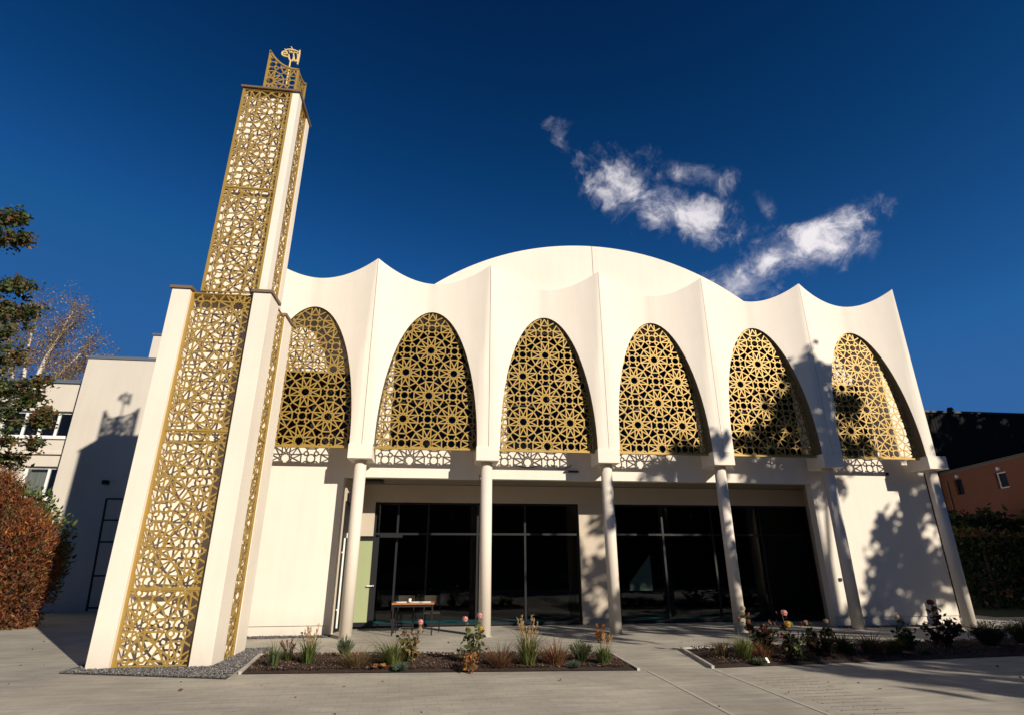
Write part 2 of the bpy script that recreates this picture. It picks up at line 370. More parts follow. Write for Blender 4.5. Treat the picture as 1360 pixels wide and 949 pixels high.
# ------------------------------------------------------------------ mesh builder
class MB:
    def __init__(s):
        s.v, s.f, s.mi = [], [], []

    def face(s, pts, mi=0):
        b = len(s.v); s.v += [tuple(p) for p in pts]; s.f.append(tuple(range(b, b + len(pts)))); s.mi.append(mi)

    def hexa(s, p, mi=0):
        b = len(s.v); s.v += [tuple(q) for q in p]
        for q in ((0, 3, 2, 1), (4, 5, 6, 7), (0, 1, 5, 4), (1, 2, 6, 5), (2, 3, 7, 6), (3, 0, 4, 7)):
            s.f.append(tuple(b + i for i in q)); s.mi.append(mi)

    def box(s, x0, x1, y0, y1, z0, z1, mi=0):
        s.hexa(((x0, y0, z0), (x1, y0, z0), (x1, y1, z0), (x0, y1, z0),
                (x0, y0, z1), (x1, y0, z1), (x1, y1, z1), (x0, y1, z1)), mi)

    def bar(s, a, b, w, d, nrm, mi=0):
        """flat bar from a to b, width w across, thickness d along nrm"""
        a, b, nrm = Vector(a), Vector(b), Vector(nrm)
        t = b - a
        if t.length < 1e-6:
            return
        t.normalize(); side = t.cross(nrm).normalized() * (w / 2); nn = nrm * (d / 2)
        s.hexa((a - side - nn, a + side - nn, a + side + nn, a - side + nn,
                b - side - nn, b + side - nn, b + side + nn, b - side + nn), mi)

    def tube(s, pts, radii, n=8, mi=0, cap=True):
        pts = [Vector(p) for p in pts]
        if isinstance(radii, (int, float)):
            radii = [radii] * len(pts)
        rings = []
        up = Vector((0.31, 0.17, 0.93))
        for i, p in enumerate(pts):
            t = (pts[min(i + 1, len(pts) - 1)] - pts[max(i - 1, 0)]).normalized()
            if abs(t.dot(up)) > 0.97:
                a = t.cross(Vector((1, 0, 0))).normalized()
            else:
                a = t.cross(up).normalized()
            c = t.cross(a)
            b = len(s.v)
            for k in range(n):
                an = 2 * math.pi * k / n
                s.v.append(tuple(p + (a * math.cos(an) + c * math.sin(an)) * radii[i]))
            rings.append(b)
        for i in range(len(rings) - 1):
            for k in range(n):
                s.f.append((rings[i] + k, rings[i] + (k + 1) % n, rings[i + 1] + (k + 1) % n, rings[i + 1] + k)); s.mi.append(mi)
        if cap:
            s.f.append(tuple(rings[0] + k for k in reversed(range(n)))); s.mi.append(mi)
            s.f.append(tuple(rings[-1] + k for k in range(n))); s.mi.append(mi)

    def leaf(s, c, size, rn, mi=0, elong=1.5, dirv=None):
        c = Vector(c)
        a = dirv.normalized() if dirv is not None else Vector((rn.gauss(0, 1), rn.gauss(0, 1), rn.gauss(0, .8))).normalized()
        b = a.cross(Vector((rn.gauss(0, 1), rn.gauss(0, 1), rn.gauss(0, 1)))).normalized()
        l_, w_ = size * elong / 2, size / 2
        s.face((c - a * l_, c + b * w_ * .8 - a * l_ * .1, c + a * l_, c - b * w_ * .8 - a * l_ * .1), mi)

    def build(s, name, mats, parent=None, smooth=False, bevel=0.0, merge=False, at=None):
        me = bpy.data.meshes.new(name)
        off = Vector(at) if at else Vector((0, 0, 0))
        me.from_pydata([tuple(Vector(v) - off) for v in s.v], [], s.f)
        if not isinstance(mats, (list, tuple)):
            mats = [mats]
        for m_ in mats:
            me.materials.append(m_)
        if len(mats) > 1:
            me.polygons.foreach_set('material_index', s.mi)
        if smooth:
            me.polygons.foreach_set('use_smooth', [True] * len(me.polygons))
        me.update()
        if merge:
            bm = bmesh.new(); bm.from_mesh(me)
            bmesh.ops.remove_doubles(bm, verts=bm.verts, dist=0.0005)
            bmesh.ops.recalc_face_normals(bm, faces=bm.faces)
            bm.to_mesh(me); bm.free()
        o = bpy.data.objects.new(name, me)
        COL.objects.link(o)
        o.location = off
        if parent is not None:
            o.parent = parent
            q = parent; w = Vector((0, 0, 0))
            while q is not None:
                w += q.location; q = q.parent
            o.location = off - w
        if bevel:
            b = o.modifiers.new('bevel', 'BEVEL'); b.width = bevel; b.segments = 2; b.limit_method = 'ANGLE'
        return o


def tag(o, label=None, cat=None, group=None, kind=None):
    if label: o['label'] = label
    if cat: o['category'] = cat
    if group: o['group'] = group
    if kind: o['kind'] = kind
    return o


def thing(name, loc, label, cat, group=None):
    o = bpy.data.objects.new(name, None); COL.objects.link(o)
    o.location = loc; o.empty_display_size = 0.3
    return tag(o, label, cat, group)


# ------------------------------------------------------------------ lattice pattern (12-fold rosettes)
def lattice_segments():
    """segments of one repeat, in units of the half diagonal D; stars at (i,j), i+j even"""
    pol = lambda r, a: (r * math.cos(R(a)), r * math.sin(R(a)))
    seg = []
    for k in range(12):
        K0, K1 = pol(.63, 15 + 30 * k), pol(.63, 45 + 30 * k)
        seg.append((K0, K1))
        seg.append((K0, pol(.165, -30 + 30 * k)))
        seg.append((K0, pol(.165, 60 + 30 * k)))
    for k in range(4):
        a, b = pol(.63, 45 + 90 * k), pol(.7071, 45 + 90 * k)
        seg.append((a, b))
    for sx, sy in ((1, 0), (-1, 0), (0, 1), (0, -1)):          # arms towards the small rings
        for s in (1, -1):
            c = Vector((sx * .8 + (0 if sx else s * .2), sy * .8 + (0 if sy else s * .2)))
            k = Vector((sx * .6085 + (0 if sx else s * .163), sy * .6085 + (0 if sy else s * .163)))
            d = (c - k).normalized()
            seg.append((tuple(k), tuple(c - d * .085)))
    ring = []
    for k in range(12):
        ring.append((pol(.165, 30 * k), pol(.165, 30 * k + 30)))
    for cx, cy in ((.2, .2), (-.2, .2), (.2, -.2), (-.2, -.2)):
        for k in range(8):
            a, b = pol(.085, 45 * k + 22.5), pol(.085, 45 * k + 67.5)
            ring.append(((cx + a[0], cy + a[1]), (cx + b[0], cy + b[1])))
    return seg, ring


SEG, RING = lattice_segments()


def lattice(mb, inside, bounds, org, D, w, d, to3, nrm):
    """fill a region (2-D test 'inside') with the pattern; to3 maps (u,v,offset) into space"""
    u0, u1, v0, v1 = bounds
    i0, i1 = int(math.floor((u0 - org[0]) / D)) - 1, int(math.ceil((u1 - org[0]) / D)) + 1
    j0, j1 = int(math.floor((v0 - org[1]) / D)) - 1, int(math.ceil((v1 - org[1]) / D)) + 1
    c = 0
    for i in range(i0, i1 + 1):
        for j in range(j0, j1 + 1):
            for a, b in (SEG if (i + j) % 2 == 0 else RING):
                A = Vector((org[0] + (i + a[0]) * D, org[1] + (j + a[1]) * D))
                B = Vector((org[0] + (i + b[0]) * D, org[1] + (j + b[1]) * D))
                N = 10
                ok = [inside(*(A + (B - A) * (k / N))) for k in range(N + 1)]
                if not any(ok):
                    continue
                k0 = ok.index(True); k1 = N - ok[::-1].index(True)
                if k1 <= k0:
                    continue
                P, Q = A + (B - A) * (k0 / N), A + (B - A) * (k1 / N)
                e = (Q - P).normalized() * w * .32
                P, Q = P - e, Q + e
                off = (c % 11) * .0005; c += 1
                mb.bar(to3(P.x, P.y, off), to3(Q.x, Q.y, off), w, d, nrm)


# ------------------------------------------------------------------ setting: ground
g = MB(); g.face(((-400, -400, 0), (400, -400, 0), (400, 400, 0), (-400, 400, 0)))
tag(g.build('ground', M['paving']), kind='structure')

M['asphalt'] = mat('dark_asphalt', (0.05, 0.05, 0.052), 0.9, var=0.2, vscale=2, bump=0.3)
M['added_lawn'] = mat('added_dark_lawn', (0.045, 0.06, 0.022), 0.95, var=0.4, vscale=6, bump=0.6)
g = MB(); g.face(((-120, -60, .004), (120, -60, .004), (120, -15.6, .004), (-120, -15.6, .004)))
tag(g.build('added_road', M['asphalt']), kind='structure')  # dark street added behind the camera to cut ground bounce into the shadows
g = MB(); g.box(-120, 120, -15.6, -15.45, -.1, .10); tag(g.build('added_road_kerb', M['kerb']), kind='structure')
g = MB(); g.face(((-120, -15.3, .004), (-9.0, -15.3, .004), (-9.0, 8.4, .004), (-120, 8.4, .004)))
g.face(((21.5, 2.2, .004), (120, 2.2, .004), (120, 60, .004), (21.5, 60, .004)))
tag(g.build('added_lawn', M['added_lawn']), kind='structure')  # dark lawn added at both sides to cut light bounced off the ground
S = 3.0785
BED1 = [(2.12, -3.99), (8.18, -4.53), (8.21, -2.98), (1.9, -2.2)]
BED2 = [(9.40, -4.52), (16.2, -4.05), (21.0, -2.0), (9.72, -2.55)]


def sheet(name, poly, z, m, kind, sub=0, hump=0.0):
    mb = MB()
    if sub:
        a, b, c, d = [Vector((x, y, 0)) for x, y in poly]
        for i in range(sub):
            for j in range(sub // 3):
                q = []
                for (ii, jj) in ((i, j), (i + 1, j), (i + 1, j + 1), (i, j + 1)):
                    s, t = ii / sub, jj / (sub // 3)
                    p = (a * (1 - s) + b * s) * (1 - t) + (d * (1 - s) + c * s) * t
                    edge = min(s, 1 - s, t, 1 - t)
                    h = hump * min(1, edge * 6) + (random.Random(ii * 991 + jj * 37).random() - .5) * .03 * min(1, edge * 12)
                    q.append((p.x, p.y, z + h))
                mb.face(q)
        o = mb.build(name, m, merge=True, smooth=True)
    else:
        mb.face([(x, y, z) for x, y in poly]); o = mb.build(name, m)
    return tag(o, kind=kind)


sheet('planting_soil', BED1, 0.012, M['mulch'], 'structure', 48, 0.05)
sheet('planting_soil', BED2, 0.012, M['mulch'], 'structure', 48, 0.05)
for poly, edges in ((BED1, (1, 2, 3)), (BED2, (2, 3))):
    k = MB()
    for i in edges:
        a, b = Vector((*poly[i], 0)), Vector((*poly[(i + 1) % 4], 0))
        k.bar(a + Vector((0, 0, .002 + .002 * i)), b + Vector((0, 0, .002 + .002 * i)), .045, .07, Vector((0, 0, 1)))
    tag(k.build('bed_kerb', M['kerb']), kind='structure')
# light strips that carry the walk forward, and a slotted strip beside it
w_ = MB()
w_.box(8.29, 8.34, -11, -4.6, -0.05, .005); w_.box(9.35, 9.40, -11, -4.6, -0.05, .005)
tag(w_.build('path_edging', M['kerb']), kind='structure')
w_ = MB()
for i in range(26):
    y = -5.35 - i * .17
    for j in range(3):
        w_.box(9.62 + j * .27, 9.85 + j * .27, y, y + .022, -.03, .005)
tag(w_.build('path_groove', M['groove']), kind='structure')
GR = [(-.66, -3.55), (2.05, -4.36), (1.86, -2.2), (1.9, -1.3), (-.66, -1.3)]
gm = MB(); gm.face([(x, y, .008) for x, y in GR]); tag(gm.build('gravel_bed', M['gravelbed']), kind='structure')


def in_poly(x, y, P):
    c = False
    for i in range(len(P)):
        (x1, y1), (x2, y2) = P[i], P[i - 1]
        if (y1 > y) != (y2 > y) and x < (x2 - x1) * (y - y1) / (y2 - y1) + x1:
            c = not c
    return c


def pebble(mb, x, y, z, r, rn, mi=0):
    b = len(mb.v)
    for dx, dy, dz in ((1, 0, 0), (0, 1, 0), (-1, 0, 0), (0, -1, 0), (0, 0, .7), (0, 0, -.7)):
        q = Vector((dx, dy, dz)) * r * rn.uniform(.65, 1.25)
        mb.v.append((x + q.x, y + q.y, z + q.z))
    for f in ((0, 1, 4), (1, 2, 4), (2, 3, 4), (3, 0, 4), (1, 0, 5), (2, 1, 5), (3, 2, 5), (0, 3, 5)):
        mb.f.append(tuple(b + i for i in f)); mb.mi.append(mi)


M['stoneA'] = mat('grey_gravel_stone', (0.14, 0.135, 0.13), 0.9)
M['stoneB'] = mat('pale_gravel_stone', (0.25, 0.235, 0.22), 0.9)
M['stoneC'] = mat('dark_gravel_stone', (0.065, 0.062, 0.066), 0.9)
M['chipA'] = mat('dark_bark_chip', (0.045, 0.027, 0.020), 0.95)
M['chipB'] = mat('brown_bark_chip', (0.095, 0.055, 0.037), 0.95)
M['chipC'] = mat('pale_bark_chip', (0.25, 0.17, 0.12), 0.95)
gm = MB()
n_ = 0
while n_ < 8500:
    x, y = rnd.uniform(-1, 2.1), rnd.uniform(-4.4, -1.3)
    if not in_poly(x, y, GR) or (-.42 < x < 1.46 and -3.3 < y < -1.6):
        continue
    pebble(gm, x, y, .015 + rnd.random() * .015, rnd.uniform(.008, .018), rnd, rnd.choice((0, 0, 1, 2, 2))); n_ += 1
for _ in range(1300):                                  # gravel strip along the foot of the wall
    x = rnd.choice((rnd.uniform(.5, 2.65), rnd.uniform(15.2, 19)))
    pebble(gm, x, rnd.uniform(.28, .6), .012, rnd.uniform(.02, .035), rnd, rnd.choice((0, 2, 2)))
for _ in range(500):
    pebble(gm, rnd.uniform(18.9, 23), rnd.uniform(-1.2, 1.2), .012, rnd.uniform(.02, .05), rnd, rnd.choice((0, 1, 2)))
tag(gm.build('gravel', [M['stoneA'], M['stoneB'], M['stoneC']]), kind='stuff')
cm = MB()
for P, cnt in ((BED1, 9000), (BED2, 7000)):
    n_ = 0
    xs, ys = [p[0] for p in P], [p[1] for p in P]
    while n_ < cnt:
        x, y = rnd.uniform(min(xs), max(xs)), rnd.uniform(min(ys), max(ys))
        gx, gy = sum(xs) / 4, sum(ys) / 4
        if not in_poly(gx + (x - gx) * 1.035, gy + (y - gy) * 1.10, P):
            continue
        n_ += 1
        r = rnd.uniform(.008, .02)
        pebble(cm, x, y, .055 + rnd.random() * .02, r, rnd, rnd.choice((0, 0, 0, 1, 1)) if rnd.random() > .06 else 2)
tag(cm.build('bark_mulch', [M['chipA'], M['chipB'], M['chipC']]), kind='stuff')

# ------------------------------------------------------------------ the mosque
mosque = thing('mosque', (9.235, 0.6, 0), 'cream mosque with scalloped parapet, gold lattice arches and round columns along its front', 'mosque')
YW, YB = 0.60, 2.0
ZB, ZC, ZCT, ZTOP = 3.6, 3.92, 4.27, 9.36
BAYC = [S * (k + .5) for k in range(6)]
AH, AW, AZ = 3.67, 1.25, 4.27

# windows behind the screens: (x0,x1,z0,z1)
WIN = [(0.35, 2.9, 4.36, 6.35)]
for k in (1, 2, 3, 4):
    WIN.append((BAYC[k] - .98, BAYC[k] + 1.38, 4.36, 7.75))
WIN.append((BAYC[5] - 1.38, BAYC[5] + .55, 4.36, 6.55))
w = MB()
w.box(-.3, 2.6, YW, YW + .25, 0.22, 4.3)                       # left ground-floor wall
w.box(-.3, 2.6, YW + .02, YW + .25, 0, 0.205)                  # recessed plinth below a shadow gap
w.box(-.3, 2.6, YW + .05, YW + .25, 0.205, 0.22)
w.box(15.22, 18.78, YW, YW + .25, 0.22, 4.3)
w.box(15.22, 18.78, YW + .02, YW + .25, 0, 0.205)
w.box(15.22, 18.78, YW + .05, YW + .25, 0.205, 0.22)
w.box(2.6, 15.22, YW, YW + .25, ZB, 4.3)                       # beam over the porch
x = -.3
for (x0, x1, z0, z1) in WIN:                                   # upper wall pierced by the windows
    w.box(x, x0, YW, YW + .25, 4.3, 8.72)
    w.box(x0, x1, YW, YW + .25, 4.3, z0); w.box(x0, x1, YW, YW + .25, z1, 8.72)
    x = x1
w.box(x, 18.78, YW, YW + .25, 4.3, 8.72)
w.box(-.3, -.05, YW + .25, 16, 0, 8.72); w.box(18.53, 18.78, YW + .25, 16, 0, 8.72)     # flanks and back
w.box(-.05, 18.53, 15.75, 16, 0, 8.72)
w.build('wall', M['plaster'], mosque)
# porch: side walls, back wall around the glazing
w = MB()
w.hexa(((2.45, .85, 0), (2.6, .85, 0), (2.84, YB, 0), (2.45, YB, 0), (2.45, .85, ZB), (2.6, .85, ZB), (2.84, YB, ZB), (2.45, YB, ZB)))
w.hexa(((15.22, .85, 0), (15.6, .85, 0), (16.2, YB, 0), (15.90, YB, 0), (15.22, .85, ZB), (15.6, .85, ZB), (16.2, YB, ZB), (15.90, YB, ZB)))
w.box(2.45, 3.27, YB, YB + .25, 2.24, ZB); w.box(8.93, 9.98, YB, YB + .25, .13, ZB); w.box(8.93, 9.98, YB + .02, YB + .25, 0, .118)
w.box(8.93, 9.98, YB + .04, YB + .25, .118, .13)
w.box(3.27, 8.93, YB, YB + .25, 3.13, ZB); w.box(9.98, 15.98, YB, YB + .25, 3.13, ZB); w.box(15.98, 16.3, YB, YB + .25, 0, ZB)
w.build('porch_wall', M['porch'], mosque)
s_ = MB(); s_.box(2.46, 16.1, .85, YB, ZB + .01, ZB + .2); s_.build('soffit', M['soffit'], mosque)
s_ = MB(); s_.box(3.03, 3.52, .95, 1.35, ZB - .05, ZB + .012); s_.build('ceiling_panel', M['frame'], mosque)
r_ = MB(); r_.box(-.05, 18.53, .85, 15.75, 8.3, 8.5); r_.build('roof', M['roofing'], mosque)
f_ = MB(); f_.box(-.05, 18.53, 2.3, 15.75, 4.05, 4.2); f_.build('upper_floor', M['dark_room'], mosque)
i_ = MB(); i_.box(2.0, 16.8, 9.0, 9.2, .1, 4.0); i_.box(2.0, 2.2, 2.3, 9.0, .1, 4.0); i_.box(16.6, 16.8, 2.3, 9.0, .1, 4.0)
i_.box(-.04, 18.52, 4.4, 4.6, 4.2, 8.3)
i_.build('interior_wall', M['dark_room'], mosque)
c_ = MB(); c_.box(2.2, 16.6, 2.26, 3.5, .005, .03); c_.build('carpet', M['teal'], mosque)
c_ = MB(); c_.box(2.2, 16.6, 3.5, 9.0, .005, .028); c_.build('inner_floor', M['dark_room'], mosque)
c_ = MB(); c_.hexa(((11.05, 4.3, .72), (11.78, 4.3, .72), (11.78, 4.36, .72), (11.05, 4.36, .72), (11.05, 4.3, .95), (11.78, 4.3, 1.78), (11.78, 4.36, 1.78), (11.05, 4.36, .95)))
c_.build('sun_patch_panel', M['palegreen'], mosque)  # pale panel cut to the shape of a sunlit patch indoors


# scalloped shells
def shell_y(u, z):
    t = min(1, max(0, (z - ZCT) / (ZTOP - ZCT)))
    wf = .25 * (1 - t) + .012
    a = max(0.0, (S / 2 - abs(u)) - wf) / (S / 2 - wf)
    return -.29 + .25 * (1 - (1 - a) ** 2)


def arch_z(u):
    q = 1 - (u / AW) ** 2
    return AZ + AH * math.sqrt(q) if q > 0 else AZ


def shell_mesh():
    mb = MB()
    us = set()
    for i in range(41):
        us.add(round(AW * math.sin(math.pi / 2 * (i / 20 - 1)), 5))
    h = S / 2 - .006
    for e in (h, (h + AW) / 2, h - .012, h - .06, h - .12, AW + .001):
        us.add(e); us.add(-e)
    us = sorted(us)
    NZ = 22
    front, back = [], []
    for u in us:
        zb = arch_z(u) if abs(u) < AW else ZCT
        zt = 8.79 + .57 * (abs(u) / (S / 2)) ** 1.9
        fr, bk = [], []
        for j in range(NZ + 1):
            z = zb + (zt - zb) * j / NZ
            fr.append((u, shell_y(u, z), z)); bk.append((u, .17, z))
        front.append(fr); back.append(bk)
    for i in range(len(us) - 1):
        for j in range(NZ):
            mb.face((front[i][j], front[i + 1][j], front[i + 1][j + 1], front[i][j + 1]))
            mb.face((back[i + 1][j], back[i][j], back[i][j + 1], back[i + 1][j + 1]))
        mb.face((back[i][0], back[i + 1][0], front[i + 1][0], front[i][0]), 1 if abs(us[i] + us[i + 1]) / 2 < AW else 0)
        mb.face((front[i][NZ], front[i + 1][NZ], back[i + 1][NZ], back[i][NZ]))
    for i, sgn in ((0, 1), (len(us) - 1, -1)):
        for j in range(NZ):
            q = (back[i][j], front[i][j], front[i][j + 1], back[i][j + 1])
            mb.face(q if sgn > 0 else q[::-1])
    return mb


def screen_mesh():
    mb = MB()
    ins = lambda u, v: 4.265 < v < AZ + AH and abs(u) < AW + .02 and v < arch_z(u) + .03
    lattice(mb, ins, (-AW, AW, 4.2, 8.0), (0, 5.61), (.62), .030, .010,
            lambda u, v, o: (u, .005 + o, v), Vector((0, 1, 0)))
    return mb


shell0 = screen0 = bar0 = None
for k in range(6):
    if shell0 is None:
        sh = shell0 = shell_mesh().build('arch_shell', [M['shell'], M['trim']], mosque, smooth=True, merge=True, at=None)
        md = sh.modifiers.new('edges', 'EDGE_SPLIT'); md.split_angle = R(28)
        sc_ = screen0 = screen_mesh().build('lattice_screen', M['gold'], sh)
        b_ = MB(); b_.box(-AW - .02, AW + .02, -.06, .03, 4.205, 4.25)
        br_ = bar0 = b_.build('bottom_rail', M['gold'], sh)
        sc_.location = (0, 0, 0); br_.location = (0, 0, 0)
    else:
        sh = shell0.copy(); COL.objects.link(sh); sh.parent = mosque
        for src in (screen0, bar0):
            c2 = src.copy(); COL.objects.link(c2); c2.parent = sh
    sh.location = (BAYC[k] - 9.235, -.6, 0)

# columns with block capitals
def cyl(mb, x, y, z0, z1, r0, r1=None, n=32):
    mb.tube(((x, y, z0), (x, y, z1)), (r0, r1 or r0), n)


col0 = None
for k in range(7):
    if col0 is None:
        m_ = MB(); cyl(m_, 0, 0, 0, ZC, .142); col0 = cl = m_.build('column', M['column'], mosque)
        for p_ in cl.data.polygons:
            p_.use_smooth = len(p_.vertices) == 4
        m_ = MB(); m_.box(-.285, .285, -.31, .42, ZC, ZCT); cap0 = m_.build('capital', M['plaster_smooth'], cl, bevel=.008)
        m_ = MB(); cyl(m_, 0, 0, 0, .012, .165); ring0 = m_.build('base_ring', M['kerb'], cl)
        cap0.location = (0, 0, 0); ring0.location = (0, 0, 0)
    else:
        cl = col0.copy(); COL.objects.link(cl); cl.parent = mosque
        for src in (cap0, ring0):
            c2 = src.copy(); COL.objects.link(c2); c2.parent = cl
    cl.location = (S * k - 9.235 + (-.02 if k else 0), -.6, 0)

# big segmental arch over the four middle bays, with a barrel roof behind
m_ = MB()
NA = 48
Rr, cz = 7.62, 8.88 + 1.60 - 7.62
prof = []
for i in range(NA + 1):
    xx = -4.66 + 9.32 * i / NA
    prof.append((xx, cz + math.sqrt(Rr * Rr - xx * xx)))
for half in (0, 1):
    rng = range(0, NA // 2) if half == 0 else range(NA // 2, NA)
    for i in rng:
        (xa, za), (xb, zb) = prof[i], prof[i + 1]
        if i == NA // 2 - 1: xb = -.008
        if i == NA // 2: xa = .008
        xa += 9.235; xb += 9.235
        m_.hexa(((xa, .20, 8.35), (xb, .20, 8.35), (xb, .5, 8.35), (xa, .5, 8.35), (xa, .20, za), (xb, .20, zb), (xb, .5, zb), (xa, .5, za)))
ap = m_.build('arched_parapet', M['plaster_smooth'], mosque)
bm = bmesh.new(); bm.from_mesh(ap.data)
bmesh.ops.remove_doubles(bm, verts=bm.verts, dist=.0005)
seen = {}
for f in list(bm.faces):
    key = tuple(sorted(v.index for v in f.verts)); seen.setdefault(key, []).append(f)
dead = [f for fs in seen.values() if len(fs) > 1 for f in fs]
bmesh.ops.delete(bm, geom=dead, context='FACES'); bm.to_mesh(ap.data); bm.free()
m_ = MB()
for i in range(NA):
    (xa, za), (xb, zb) = prof[i], prof[i + 1]
    xa += 9.235; xb += 9.235
    m_.face(((xa, .5, za - .06), (xb, .5, zb - .06), (xb, 12, zb - .06), (xa, 12, za - .06)))
m_.build('vaulted_roof', M['roofing'], mosque, smooth=True)


# glazing: frames with panes
def glazing(name, x0, x1, y, z0, z1, cols, rows, fw=.055, fd=.07, m=None, parent=None, pane_y=None):
    f = MB()
    xs = [x0] + list(cols) + [x1]; zs = [z0] + list(rows) + [z1]
    for i, xx in enumerate(xs):
        a = xx if i == 0 else (xx - fw if i == len(xs) - 1 else xx - fw / 2)
        f.box(a, a + fw, y, y + fd, z0, z1)
    for j, zz in enumerate(zs):
        a = zz if j == 0 else (zz - fw if j == len(zs) - 1 else zz - fw / 2)
        for i in range(len(xs) - 1):
            l = xs[i] + (fw if i == 0 else fw / 2); r = xs[i + 1] - (fw if i == len(xs) - 2 else fw / 2)
            f.box(l, r, y + .004, y + fd - .004, a, a + fw)
    fo = f.build(name, m or M['frame'], parent)
    p = MB()
    for i in range(len(xs) - 1):
        for j in range(len(zs) - 1):
            l = xs[i] + fw * .9 * (1 if i == 0 else .5); r = xs[i + 1] - fw * .9 * (1 if i == len(xs) - 2 else .5)
            b = zs[j] + fw * .9 * (1 if j == 0 else .5); t = zs[j + 1] - fw * .9 * (1 if j == len(zs) - 2 else .5)
            yy = y + fd * .5
            p.face(((l, yy, b), (r, yy, b), (r, yy, t), (l, yy, t)))
    p.build('pane', M['glass'], fo)
    return fo


glazing('shopfront_glazing', 3.27, 8.93, YB + .08, 0.03, 3.13, (3.9, 4.72, 6.08, 7.4), (2.3,), parent=mosque)
glazing('shopfront_glazing', 9.98, 15.98, YB + .08, 0.03, 3.13, (11.4, 12.9, 14.4), (2.3,), parent=mosque)
for k, (x0, x1, z0, z1) in enumerate(WIN):
    glazing('upper_window', x0, x1, YW + .12, z0, z1, (x0 + (x1 - x0) / 2,), (z0 + 1.25,) if z1 > 7 else (), parent=mosque)
# side entrance in the left porch wall: dark glass with a long pull bar
d_ = MB()
d_.hexa(((2.635, .98, .03), (2.665, .98, .03), (2.85, 1.86, .03), (2.82, 1.86, .03), (2.635, .98, 3.05), (2.665, .98, 3.05), (2.85, 1.86, 3.05), (2.82, 1.86, 3.05)))
dr = d_.build('side_door', M['frame'], mosque)
d_ = MB(); d_.tube(((2.70, .98, .12), (2.70, .98, 2.15)), .022, 10); d_.box(2.655, 2.70, .965, .995, .5, .53); d_.box(2.655, 2.70, .965, .995, 1.8, 1.83)
d_.build('pull_bar', M['white'], dr)
d_ = MB(); d_.box(2.68, 2.95, 1.18, 1.5, 2.16, 2.28); d_.build('canopy', M['plaster'], dr)
d_ = MB(); d_.box(2.70, 2.80, 1.0, 1.16, 3.02, 3.3); d_.build('loudspeaker', M['black'], mosque)
# open green door leaf in front of the back wall
d_ = MB()
lx0, lx1, ly = 2.80, 3.46, 1.80
for a in ((lx0, lx0 + .07, .06, 2.2), (lx1 - .15, lx1, .06, 2.2), (lx0 + .07, lx1 - .15, .06, .16), (lx0 + .07, lx1 - .15, 2.12, 2.2)):
    d_.box(a[0], a[1], ly, ly + .06, a[2], a[3])
dl = d_.build('door', M['frame'], mosque); dl['label'] = 'open door leaf with pale green glass'
d_ = MB(); d_.box(lx0 + .07, lx1 - .15, ly + .02, ly + .04, .16, 2.12); d_.build('pane', M['greenpane'], dl)
d_ = MB(); d_.box(lx1 - .22, lx1 - .06, ly - .05, ly - .03, 1.0, 1.025); d_.box(lx1 - .08, lx1 - .05, ly - .05, ly, 1.0, 1.03); d_.build('handle', M['white'], dl)
d_ = MB(); d_.box(3.46, 4.05, 1.86, 2.06, 2.2, 2.27); d_.build('door_lintel', M['frame'], mosque)
# loose cables hanging on the beam
for x0, x1, sag in ((6.0, 6.12, .34), (6.9, 7.6, .10), (7.9, 8.45, .12)):
    d_ = MB()
    d_.tube([(x0 + (x1 - x0) * t / 8, YW - .012, 4.0 - sag * 4 * (t / 8) * (1 - t / 8) - (.3 if sag > .3 else 0) * (1 - t / 8)) for t in range(9)], .008, 6)
    d_.build('cable', M['frame'], mosque)
d_ = MB(); d_.box(8.25, 8.62, YW - .06, YW - .003, 3.80, 3.835); d_.build('cable_end', M['frame'], mosque)
d_ = MB(); d_.box(17.58, 17.66, YW - .03, YW - .002, 3.86, 3.94); d_.build('vent_cap', M['frame'], mosque)
d_ = MB(); d_.box(15.52, 15.6, YW - .03, YW - .002, 1.08, 1.16); d_.build('socket', M['frame'], mosque)

# ------------------------------------------------------------------ the minaret
mina = thing('minaret', (.52, -2.5, 0), 'tall square cream minaret clad in gold star lattice with a calligraphy finial', 'minaret')
X0, X1, Y0, Y1, ZL, ZU = -.42, 1.46, -3.325, -1.62, 6.69, 11.95
PW, PD = .34, .58
UX0, UX1, UY0, UY1 = .085, 1.345, -3.27, -2.22
for (a, b, c, d) in ((X0, X0 + PW, Y0, Y0 + PD), (X1 - PW, X1, Y0, Y0 + PD), (X1 - PW, X1, Y1 - PD, Y1), (X0, X0 + PW, Y1 - PD, Y1)):
    m_ = MB(); m_.box(a, b, c, d, -.05, ZL); pi = m_.build('pier', M['pier'], mina, bevel=.006)
    m_ = MB(); m_.box(a - .035, b + .035, c - .035, d + .035, ZL + .003, ZL + .06); m_.build('flashing', M['flash'], pi)
m_ = MB(); m_.box(X0 + .26, X1 - .18, Y0 + .39, Y1 - .27, -.05, ZL - .05); m_.build('shaft', M['plaster_smooth'], mina)
m_ = MB()                                                           # upper stage: corner posts, core and top
for (a, b, c, d) in ((UX0 + .012, UX0 + .09, UY0 + .05, UY0 + .17), (UX1 - .15, UX1, UY0, UY0 + .26), (UX1 - .15, UX1, UY1 - .26, UY1), (UX0, UX0 + .09, UY1 - .2, UY1)):
    m_.box(a, b, c, d, ZL - .04, ZU)
m_.box(UX0 + .05, UX1 - .11, UY0 + .14, UY1 - .13, ZL - .04, ZU - .004)
m_.build('upper_shaft', M['plaster_smooth'], mina)
m_ = MB(); m_.box(UX0 - .035, UX1 + .035, UY0 - .05, UY1 + .06, ZU + .003, ZU + .05); m_.build('eave', M['flash'], mina)
m_ = MB(); m_.box(X0 + PW, X1 - PW, Y0 + .10, Y1 - .10, ZL - .05, ZL - .02); m_.build('terrace', M['gold_dark'], mina)


